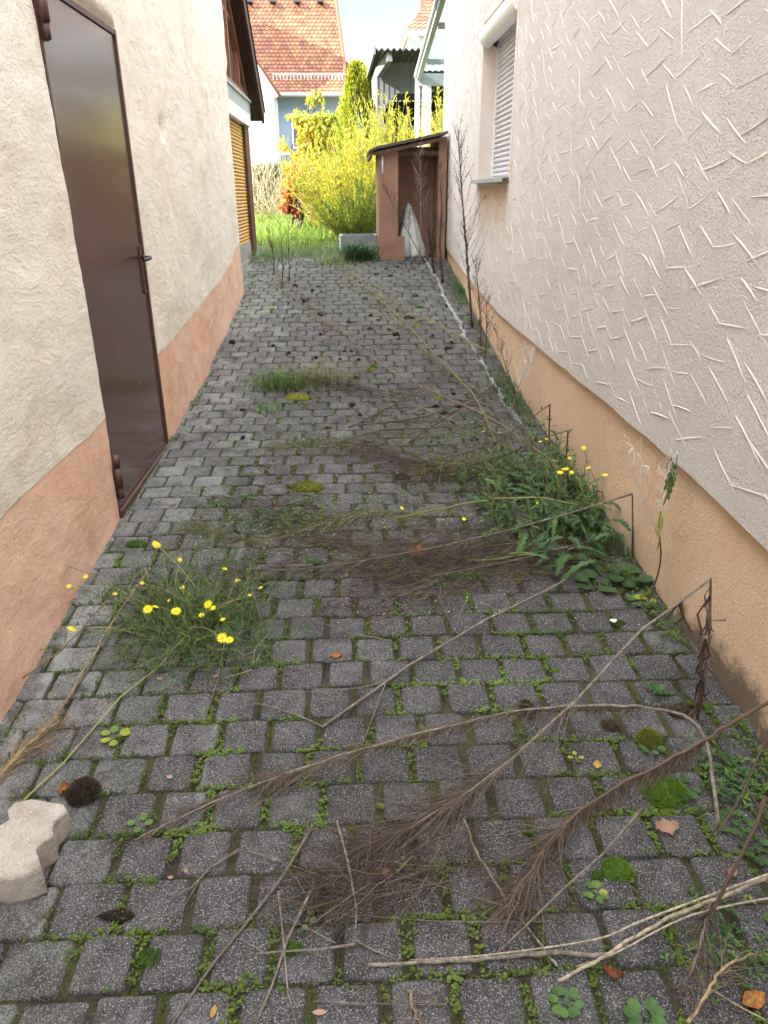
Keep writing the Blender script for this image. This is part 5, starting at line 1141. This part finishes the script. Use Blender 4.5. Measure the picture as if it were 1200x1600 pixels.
def tuft(label, px, py, n, h, sx, sy, tint, mat=M_LEAF, w_=.004, name='grass_tuft'):
    m = M(); c = G(px, py)
    for k in range(n):
        x = c.x+rnd.gauss(0, sx); y = c.y+rnd.gauss(0, sy); b = Vector((x, y, gnd(x, y)-.002)); d = Vector((rnd.gauss(0, .5), rnd.gauss(0, .5), 1)); l_ = h*rnd.uniform(.4, 1.1); m.tint = min(1, max(0, rnd.gauss(tint, .2)))
        m.blade([b, b+d*l_*.5, b+d*l_+Vector((d.x*l_*.4, d.y*l_*.4, -.3*l_))], w_)
    tag(m.build(name, mat), label, 'grass tuft')
for lab, x_, y_, n_, h_, sx_, sy_, t_ in (('leafy green growth at the right wall foot beside the arching stalk base', 1145, 1225, 110, .05, .05, .07, .45), ('low green growth in the lower right corner', 1150, 1470, 120, .035, .07, .06, .5), ('sparse grassy weed in front of the brown tangle right of centre', 700, 905, 90, .04, .10, .03, .5), ('little grass tuft left of the centre under the door height', 425, 640, 90, .05, .08, .08, .5), ('low green weeds scattered below the left olive moss patch', 430, 812, 180, .05, .14, .08, .45)):
    m_ = M(); c_ = G(x_, y_)
    for k in range(n_):
        x = c_.x+rnd.gauss(0, sx_); y = c_.y+rnd.gauss(0, sy_)
        if x > XR-.02: continue
        p_ = Vector((x, y, gnd(x, y)+rnd.uniform(0, .02))); a = rnd.uniform(0, 2*PI); m_.tint = min(1, max(0, rnd.gauss(t_, .2)))
        for q in range(3): a += 2.1; m_.leaf(p_, Vector((math.cos(a), math.sin(a), rnd.uniform(.1, 1))), Vector((0, 0, 1)), h_*rnd.uniform(.2, .5), h_*.2)
    tag(m_.build('low_weeds', M_LEAF), lab, 'weeds')
tuft('feathery green weed tuft in the middle left of the alley', 440, 603, 620, .16, .10, .09, .6)
tuft('grey green wispy tuft right of the feathery one', 500, 600, 650, .22, .16, .12, .25, M_GRNSTEM, .0022)
tuft('dark green sedge tuft in front of the shed pillar', 560, 405, 520, .30, .10, .07, .15, M_LEAF, .008)
tuft('light green low weeds creeping over the end of the paving', 500, 398, 900, .10, .35, .25, .6)
tuft('green weeds at the annex corner', 415, 405, 500, .16, .16, .22, .55)
tuft('yellow flowered low weed left of the sedge', 520, 410, 300, .14, .14, .12, .8)
tuft('green growth at the foot of the stucco wall behind the dry weeds', 722, 455, 420, .12, .05, .22, .3)
tuft('low grey grass in front of the plinth where the fluffy weed stands', 795, 610, 420, .08, .06, .28, .25)
tuft('thin green shoots standing left of the sow thistle', 720, 755, 60, .16, .12, .06, .6, w_=.003)
def vine():
    root = thing('withered_vine', 'tall withering weed with yellow green curled leaves climbing the orange plinth', 'weed'); b = G(1030, 945); b.x = min(b.x, 1.12)
    P = smooth_path([b, PY(1032, 880, b.y), PY(1030, 815, b.y), PY(1045, 770, b.y), PY(1070, 735, b.y), PY(1078, 705, b.y)], 4); m = M(); m.tint = .3
    for p in P: p.x = min(p.x, 1.145)
    m.tube(P, [.0035*(1-.6*i/len(P)) for i in range(len(P))], 5); m.build('stem', M_DKSTEM, root); f = M()
    for t, tn, L_ in ((.30, .97, .12), (.36, .99, .10), (.4, .85, .11), (.44, .97, .09), (.5, .95, .12), (.55, .7, .10), (.58, .9, .1), (.62, .8, .11), (.7, .65, .09), (.66, .95, .1), (.76, .6, .1), (.8, .75, .09), (.86, .5, .09)):
        p, d = at_(P, t); big_leaf(f, p, Vector((-.15, rnd.gauss(-.1, .25), rnd.uniform(-.7, .9))), L_, .034, 5, Vector((-1, rnd.gauss(0, .3), 0)), .2, tn)
    f.build('leaves', M_LEAF, root); g = M()
    for k in range(90):
        p, d = at_(P, rnd.uniform(.55, 1)); g.tint = rnd.random(); q = p+Vector((-.01-.03*rnd.random(), rnd.gauss(0, .03), rnd.gauss(0, .03))); e = Vector((rnd.gauss(-.2, .3), rnd.gauss(0, .7), rnd.gauss(0, .7))); l_ = rnd.uniform(.02, .05)
        g.blade([q, q+e*l_*.4, q+e*l_*.7+Vector((0, 0, -.01)), q+e*l_*.6+Vector((0, 0, -.03))], .002)
    for j in range(3):
        c = PY(990+j*16-4*j, 700+j*15, b.y); c.x = min(c.x, 1.14)
        for k in range(14): g.tint = rnd.random(); e = Vector((rnd.gauss(-.2, .3), rnd.gauss(0, .7), rnd.gauss(-.3, .7))); g.blade([c, c+e*.025, c+e*.04+Vector((0, 0, -.012)), c+e*.035+Vector((0, 0, -.03))], .002)
        g.tube([c, PX(1035-10*j, 800-10*j, 1.15) if False else Vector((c.x, c.y, c.z-.09)), P[6]], [.0012, .0012, .0012], 3, False)
    g.build('seed_hairs', M_FLUFF, root)
vine()

# --- moss, leaves and stones
def cushion(label, px, py, rx, ry, h, mat, tint=.5, fib=260, fl=.006, cat='moss', name='moss_cushion', group='moss cushions growing on the pavers'):
    m = M(); c = G(px, py); base = len(m.v); nr_, na = 7, 18; sd = rnd.randint(0, 99)
    for j in range(nr_):
        ph = PI/2*j/(nr_-1)
        for i in range(na):
            a = 2*PI*i/na; q = 1+.22*float(fbm(np.array(math.cos(a)*1.5+sd), np.array(math.sin(a)*1.5), 3, sd)); x = c.x+math.cos(ph)**.8*math.cos(a)*rx*q; y = c.y+math.cos(ph)**.8*math.sin(a)*ry*q
            m.v.append((x, y, gnd(x, y)-.004+math.sin(ph)*h*(.9+.2*rnd.random())))
    m.tint = max(0, tint-.3)
    for j in range(nr_-1):
        for i in range(na): k = (i+1) % na; m.face(base+j*na+i, base+j*na+k, base+(j+1)*na+k, base+(j+1)*na+i)
    for k in range(fib):
        ph = math.asin(rnd.random()); a = rnd.uniform(0, 2*PI); q = 1+.22*float(fbm(np.array(math.cos(a)*1.5+sd), np.array(math.sin(a)*1.5), 3, sd)); n = Vector((math.cos(ph)*math.cos(a)/rx, math.cos(ph)*math.sin(a)/ry, math.sin(ph)/h)).normalized()
        x = c.x+math.cos(ph)**.8*math.cos(a)*rx*q; y = c.y+math.cos(ph)**.8*math.sin(a)*ry*q; p = Vector((x, y, gnd(x, y)-.004+math.sin(ph)*h)); m.tint = min(1, max(0, rnd.gauss(tint, .22)))
        e = (n+Vector((rnd.gauss(0, .35), rnd.gauss(0, .35), rnd.gauss(.1, .3)))).normalized(); m.blade([p-n*.002, p+e*fl*.6, p+e*fl], .0022)
    return tag(m.build(name, mat), label, cat, group)
cushion('bright green kidney shaped moss cushion, largest in the right foreground', 963, 1362, .040, .034, .022, M_MOSS, .6, 900, .005)
cushion('small green moss cushion touching the left side of the bright kidney shaped one', 934, 1372, .020, .016, .012, M_MOSS, .3, 300, .005)
cushion('upright olive moss mound near the right plinth', 1012, 1158, .034, .028, .040, M_MOSSY, .35, 800, .006)
cushion('shaggy grass like moss tuft left of the pink brown leaf', 1037, 1240, .055, .045, .022, M_MOSS, .75, 900, .018)
cushion('round green moss cushion in the foreground beneath the forked twig', 459, 1484, .022, .018, .010, M_MOSS, .45, 400, .004)
cushion('dark green moss patch filling a chipped paver corner', 234, 1500, .030, .026, .008, M_MOSS, .1, 500, .006)
cushion('olive moss dot above the round foreground cushion', 508, 1414, .016, .014, .007, M_MOSSY, .3, 240, .004)
cushion('tiny vivid green moss dot right of centre', 868, 1048, .017, .012, .007, M_MOSS, .8, 200, .003)
cushion('brown dead moss clump with a green rim near the centre right', 823, 1112, .022, .040, .022, M_MOSSB, .6, 500, .010)
cushion('dark moss clump left of the upright olive mound', 952, 1135, .030, .022, .014, M_MOSSB, .75, 400, .008)
cushion('dark brown green moss clump behind the arching stalk base', 1062, 1115, .038, .026, .020, M_MOSSB, .8, 500, .008)
cushion('overturned brown moss ball beside the loose cream stone', 132, 1242, .042, .040, .038, M_MOSSB, .45, 1300, .010)
cushion('flat oval dark brown moss pad in the left foreground', 181, 1433, .038, .014, .010, M_MOSSB, .35, 500, .006)
cushion('light yellow green moss patch near the feathery tuft', 468, 622, .090, .060, .022, M_MOSSY, .8, 900, .012)
cushion('olive green moss patch in the middle left of the alley', 481, 762, .085, .060, .018, M_MOSSY, .45, 900, .012)
cushion('bright vertical strip of moss in a joint at the centre', 730, 930, .012, .045, .007, M_MOSS, .95, 300, .005)
cushion('dark green moss spot left of the bright strip', 617, 956, .022, .012, .008, M_MOSS, .25, 200, .005)
cushion('dark moss ring around the white dropping', 965, 974, .032, .018, .010, M_MOSS, .1, 300, .005)
cushion('small moss blob just below the bleached cane fork', 775, 1413, .014, .020, .010, M_MOSS, .6, 200, .005)
cushion('tiny dark moss pair above the reddish stalk', 823, 1302, .014, .008, .006, M_MOSS, .35, 150, .004)
MD = 'dark moss lumps scattered over the far paving'
for lab, px, py in [('lump nearest the left plinth, beside its wavy edge', 363, 536), ('lump farthest left of the reddish stalk head', 500, 492), ('lump below the middle of the far paving', 545, 505), ('lump between the two long stalks', 577, 515), ('lump just left of the olive stalk', 617, 524),
                    ('lump on the olive stalk near its bend', 640, 497), ('lump near the right white streak', 655, 480), ('lump close to the foot of the dark shed weed', 648, 462), ('lump on the left half at the height of the rosy head', 478, 470), ('lump right of the three bare stems', 460, 447),
                    ('lump in the centre below the shed', 610, 432), ('lump just left of the far white streak', 700, 545), ('lump beside the reddish stalk middle', 583, 575), ('black lump above the brown brush', 628, 748), ('dark lump on the left light pavers below the door', 212, 852)]:
    cushion(lab, px+rnd.uniform(-2, 2), py, rnd.uniform(.025, .05), rnd.uniform(.02, .04), rnd.uniform(.015, .03), M_MOSSB if rnd.random() < .7 else M_MOSS, rnd.uniform(.1, .5), 140, .010, group=MD)
for lab, px, py in [('bright moss flake lying left of the rosy stalk on far pavers', 425, 484), ('yellow moss flake above the olive bend', 580, 577), ('green moss patch at the foot of the left white streak', 685, 622), ('moss patch on the pavers behind the olive stalk', 652, 508)]:
    cushion(lab, px, py, rnd.uniform(.03, .05), .03, .012, M_MOSSY, .7, 200, .010, group=MD)
for _ in range(46):
    x_, y_ = rnd.gauss(.1, .5), rnd.uniform(4.2, 9.3)
    if not -.95 < x_ < 1.05: continue
    d_ = Vector((x_, y_, gnd(x_, y_)))-Vector(CAM)
    m = M(); sx_, sy_, h_ = rnd.uniform(.012, .032), rnd.uniform(.012, .03), rnd.uniform(.008, .022)
    for k in range(90):
        a = rnd.uniform(0, 2*PI); q = rnd.random()**.6; z = h_*(1-q*q)*rnd.random(); p_ = Vector((x_+math.cos(a)*sx_*q, y_+math.sin(a)*sy_*q, 0)); p_.z = gnd(p_.x, p_.y)-.002+z
        e = Vector((rnd.gauss(0, .7), rnd.gauss(0, .7), .8)); m.tint = min(1, max(0, rnd.gauss(.3, .2))); m.blade([p_, p_+e*.004, p_+e*.010], .006)
    tag(m.build('moss_crumb', M_MOSSB), 'tiny blackish clod of dead moss lying on the far half of the paving', 'moss', 'tiny dead moss clods on the far paving')
def dead_leaf(label, px, py, L_, W, mat=M_DLEAF, tint=.5, curl=.4, a=None, h=.004, lobed=False):
    m = M(); c = G(px, py, h); a = rnd.uniform(0, 2*PI) if a is None else a; d = Vector((math.cos(a), math.sin(a), 0)); r = Vector((-d.y, d.x, 0)); nx, ny = 9, 7; b = len(m.v)
    for i in range(nx):
        t = i/(nx-1); w_ = W*.5*math.sin(PI*min(1, .06+.94*t))**.75*(1+(.28*math.sin(t*PI*5) if lobed else .08*math.sin(t*19)))
        for j in range(ny):
            s_ = j/(ny-1)*2-1; p = c+d*(t-.5)*L_+r*s_*w_; z = curl*W*.45*abs(s_)**1.6+curl*L_*.22*(t-.5)**2*4+rnd.gauss(0, W*.02); m.v.append((p.x, p.y, gnd(p.x, p.y)+h+z))
    for i in range(nx-1):
        for j in range(ny-1): m.tint = min(1, max(0, rnd.gauss(tint, .12))); k = b+i*ny+j; m.face(k, k+ny, k+ny+1, k+1)
    q = c-d*L_*.5; m.tint = .1; m.spike(q+Vector((0, 0, .002)), q-d*L_*.35+Vector((0, 0, .004)), .0012)
    tag(m.build('fallen_leaf', mat, smooth=True), label, 'leaf', 'fallen leaves on the paving')
dead_leaf('large orange leaf caught upright in the dark tangle', 651, 868, .075, .05, tint=.45, curl=1.0, h=.03)
dead_leaf('orange red leaf on the centre pavers below the tangle', 526, 1026, .045, .03, tint=.35, a=.2)
dead_leaf('pink brown lobed leaf right of the bright moss cushion', 1042, 1297, .062, .045, M_PLEAF, .5, .6, .1, lobed=True)
dead_leaf('shiny orange leaf in the bottom right corner', 1177, 1566, .055, .036, tint=.55, curl=.5, a=.3)
dead_leaf('dark red brown curled leaf below the bleached cane', 957, 1526, .045, .022, tint=.05, curl=1.2, a=-.5)
dead_leaf('rusty scrap of leaf beside the bleached cane on the right', 1143, 1367, .035, .022, M_PLEAF, .3, 1.0, .6)
dead_leaf('small yellow leaf above the shaggy moss', 933, 1196, .028, .024, tint=1, a=1.2)
dead_leaf('small pinkish leaf under the left flower clump', 250, 1061, .026, .017, M_PLEAF, .3, .2)
dead_leaf('tiny round pink leaf on a paver right of the moss ball', 265, 1214, .018, .014, M_PLEAF, .6, .1)
dead_leaf('torn pink leaf inside the fanned brush', 598, 1364, .035, .018, M_PLEAF, .3, .9)
dead_leaf('small yellow brown leaf at the bottom edge', 334, 1582, .026, .012, tint=.8, a=1.4)
dead_leaf('tiny red leaf left of the longest grey stick', 291, 1361, .016, .010, M_PLEAF, .1, .3)
dead_leaf('tiny pink leaf beside the tiny red one', 267, 1372, .014, .010, M_PLEAF, .6, .3)
dead_leaf('brown curled leaf on the left side of the moss ball', 100, 1237, .035, .024, tint=.4, curl=1.2, a=1.6)
dead_leaf('small brown leaf below the dark stub of the long broken stalk', 862, 853, .05, .02, M_PLEAF, .7, .8, .1, .02)
dead_leaf('small red brown leaf below the left flower clump, right side', 338, 1057, .022, .014, M_PLEAF, .2, .4)
dead_leaf('pale bark flake at the bottom edge in the centre', 500, 1582, .030, .012, M_PLEAF, .9, .1, 0)
m = M(); c = G(959, 970, .016); b = len(m.v)
for j in range(5):
    for i in range(12): a = 2*PI*i/12; rr = .013*math.cos(PI/2*j/4.6)*(1+.2*math.sin(3*a)); m.v.append((c.x+rr*math.cos(a), c.y+rr*.8*math.sin(a), c.z+.006*math.sin(PI/2*j/4)))
for j in range(4):
    for i in range(12): k = (i+1) % 12; m.face(b+j*12+i, b+j*12+k, b+(j+1)*12+k, b+(j+1)*12+i)
tag(m.build('bird_dropping', M_WHITE, smooth=True), 'small white dropping on dark moss below the rosette', 'bird dropping')

# --- the loose interlocking paver
def loose_stone():
    mt, t, p, N, L = nodes('cream concrete stone'); v = coord(N, L)
    c = ramp(N, L, noise(N, L, 12, 6, .7, v), [(.3, (.36, .31, .25)), (.5, (.50, .45, .39)), (.75, (.62, .59, .54))])
    g = noise(N, L, 140, 3, .6, v); c = mix(N, L, ramp(N, L, g, [(.6, 0), (.7, .7)]), c, (.26, .21, .16)); vo = N('ShaderNodeTexVoronoi'); vo.inputs['Scale'].default_value = 60; L(v, vo.inputs['Vector'])
    c = mix(N, L, ramp(N, L, vo.outputs['Distance'], [(.12, .8), (.2, 0)]), c, (.68, .64, .58)); L(c, p.inputs['Base Color']); p.inputs['Roughness'].default_value = .9
    L(bump(N, L, g, 1, .005, bump(N, L, noise(N, L, 28, 6, .7, v), 1, .014)), p.inputs['Normal'])
    zt = .083
    # outline of the top, traced as ground positions one stone height up, then given real thickness
    pix = [(-52, 1340), (-45, 1318), (-18, 1300), (2, 1286), (14, 1278), (10, 1262), (22, 1249), (48, 1243), (75, 1248), (98, 1252), (105, 1262), (84, 1282), (82, 1296), (84, 1304), (62, 1320), (56, 1330), (62, 1345), (65, 1358), (30, 1372), (5, 1376), (-20, 1372), (-45, 1360)]
    O = [G(a, b_, zt) for a, b_ in pix]; z0 = gnd(0, O[0].y); cx = sum(p_.x for p_ in O)/len(O); cy = sum(p_.y for p_ in O)/len(O); zt2 = sum(p_.z for p_ in O)/len(O)
    m = M(); n = len(O); rings = []
    for s_, z in ((.985, z0-.002), (1.0, z0+.010), (1.0, zt2-.012), (.985, zt2-.004), (.95, zt2), (.55, zt2+.0005)): rings.append(m.verts([(cx+(p_.x-cx)*s_, cy+(p_.y-cy)*s_, z+rnd.gauss(0, .0006)) for p_ in O]))
    for a, b_ in zip(rings, rings[1:]):
        for i in range(n): j = (i+1) % n; m.face(a+i, a+j, b_+j, b_+i)
    k = m.verts([(cx, cy, zt2+.0005)]); [m.face(rings[-1]+i, rings[-1]+(i+1) % n, k) for i in range(n)]; m.face(*range(rings[0], rings[0]+n))
    import bmesh
    o = m.build('loose_paver', mt, smooth=True); bm = bmesh.new(); bm.from_mesh(o.data); bmesh.ops.recalc_face_normals(bm, faces=bm.faces); bm.to_mesh(o.data); bm.free()
    tag(o, 'loose cream coloured zigzag paving stone lying at the left edge', 'paving stone')
loose_stone()

# --- growth in the joints, too much to count
def joint_growth():
    m = M()
    for (xc, yc, hx, hy, left) in JOINTS:
        if yc > 5.2 or yc < .8: continue
        dens = .5+.9*float(fbm(np.array(xc*1.6), np.array(yc*1.6), 3, 41))+(.35 if xc > .55 and yc < 2.6 else 0)
        if left: dens -= .35
        if dens <= 0: continue
        num = int(66*dens) if yc < 3 else int(15*dens)
        for k in range(num):
            if rnd.random() < .55: x = xc+rnd.uniform(-hx, hx); y = yc+hy*rnd.choice((-1, 1))+rnd.gauss(0, .007)
            else: x = xc+hx*rnd.choice((-1, 1))+rnd.gauss(0, .007); y = yc+rnd.uniform(-hy, hy)
            if x < XL+.02 or x > XR-.02: continue
            q = float(fbm(np.array(x*7), np.array(y*7), 2, 5))
            if q < .02: continue
            s_ = rnd.uniform(.0016, .0036)*(1.6 if q > .45 and rnd.random() < .5 else 1)*(1 if yc < 2.6 else 1.5); t0 = .30+.5*float(fbm(np.array(x*2.5+5), np.array(y*2.5), 2, 77)); gq = gnd(x, y)
            for c in range(5):
                a = rnd.uniform(0, 2*PI); d = Vector((math.cos(a), math.sin(a), rnd.uniform(.1, .7))); p = Vector((x, y, gq-.004+rnd.uniform(0, .008))); e = p+d*s_*1.6; r = d.cross(Vector((0, 0, 1))).normalized()*s_; u = Vector((d.x, d.y, .15)).normalized()*s_
                m.tint = min(1, max(0, t0+rnd.gauss(0, .15))); b = m.verts([e-u, e-u*.5+r*.8, e+u*.5+r*.85, e+u, e+u*.5-r*.85, e-u*.5-r*.8]); m.face(b, b+1, b+2, b+3, b+4, b+5)
    # low mat of short moss fibres right in the joints
    for (xc, yc, hx, hy, left) in JOINTS:
        if yc > 6.5 or yc < .8: continue
        for k in range((120 if yc < 2.6 else 34) if not left else 20):
            if rnd.random() < .5: x = xc+rnd.uniform(-hx, hx); y = yc+hy+rnd.gauss(0, .0035)
            else: x = xc+hx+rnd.gauss(0, .0035); y = yc+rnd.uniform(-hy, hy)
            if float(vnoise(np.array(x*5), np.array(y*5), 21)) < .35 or x < XL+.02 or x > XR-.02: continue
            m.tint = min(.6, max(0, rnd.gauss(.22, .16))); b = Vector((x, y, gnd(x, y)-.009)); l_ = rnd.uniform(.004, .011); m.spike(b, b+Vector((rnd.gauss(0, .4), rnd.gauss(0, .4), 1))*l_, .0014)
    tag(m.build('joint_moss', M_SPRIG), 'moss and tiny clover like sprigs filling the joints between pavers', 'moss', kind='stuff')
joint_growth()
def wall_foot():
    m = M()
    for k in range(2600):
        y = .9+8*rnd.random()**1.7; x = XR-abs(rnd.gauss(0, .055))-.01 if rnd.random() < .8 else XL+abs(rnd.gauss(0, .03))+.01
        if float(fbm(np.array(x*2), np.array(y*3), 2, 6)) < -.1: continue
        s_ = rnd.uniform(.003, .008); 
        for c in range(4):
            a = rnd.uniform(0, 2*PI); d = Vector((math.cos(a), math.sin(a), rnd.uniform(.3, 1))); e = Vector((x, y, gnd(x, y)+rnd.uniform(0, .014)))+d*s_*1.5; m.tint = min(1, max(0, rnd.gauss(.35, .2))); m.leaf(e, d, Vector((0, 0, 1)), s_*2, s_*1.3)
    tag(m.build('wall_foot_growth', M_SPRIG), 'small green weeds creeping along the foot of both walls', 'weeds', kind='stuff')
wall_foot()
def G_ok(px, py): return 330+(py-400)*-.35 < px < 700+(py-400)*.75
def litter():
    m = M()
    for k in range(5200):
        py = 560+rnd.random()**.8*420 if rnd.random() < .6 else rnd.uniform(900, 1600); px = 690+rnd.gauss(0, 130) if py < 980 else rnd.uniform(0, 1200); 
        if not 0 < px < 1200: continue
        p = G(px, py, .004) if k % 1 == 0 else None
        if p.x < XL+.03 or p.x > XR-.03: continue
        m.mi = 1 if (py < 980 and rnd.random() < .14) else 0; s_ = rnd.uniform(.0015, .004); a = rnd.uniform(0, 2*PI); d = Vector((math.cos(a), math.sin(a), rnd.gauss(0, .3))); m.tint = rnd.random()
        if m.mi: m.leaf(p, d, Vector((0, 0, 1)), s_*1.9, s_*1.6)
        else: m.spike(p, p+d*rnd.uniform(.005, .03), .0007)
    for k in range(5200):
        py = 405+560*rnd.random()**.8; px = rnd.gauss(560, 150); 
        if not (G_ok(px, py)): continue
        p = G(px, py, .004)
        if p.x < XL+.05 or p.x > XR-.05 or float(fbm(np.array(p.x*2.2), np.array(p.y*1.3), 3, 61)) < -.05-.25*(px > 560): continue
        m.mi = 0; m.tint = rnd.random()*.5; q = rnd.randint(2, 4)
        for _ in range(q): d = Vector((rnd.gauss(0, 1), rnd.gauss(0, 1), rnd.uniform(0, .5))).normalized(); m.spike(p, p+d*rnd.uniform(.008, .035), .0016)
    m.mi = 2
    for k in range(900):
        py = 420+480*rnd.random(); px = rnd.gauss(560, 130)
        if not G_ok(px, py): continue
        p = G(px, py, .003)
        if p.x < XL+.05 or p.x > XR-.05: continue
        m.tint = rnd.random()
        for _ in range(5): d = Vector((rnd.gauss(0, 1), rnd.gauss(0, 1), rnd.uniform(0, .9))).normalized(); m.leaf(p, d, Vector((0, 0, 1)), rnd.uniform(.006, .018), .006)
    tag(m.build('plant_litter', [M_PLUME, M_FLUFF, M_SPRIG]), 'broken stem crumbs and white seed fluff strewn over the pavers', 'litter', kind='stuff')
litter()
for o in list(COL.objects):
    if o.type == 'EMPTY' and o.parent is None: seat(o)
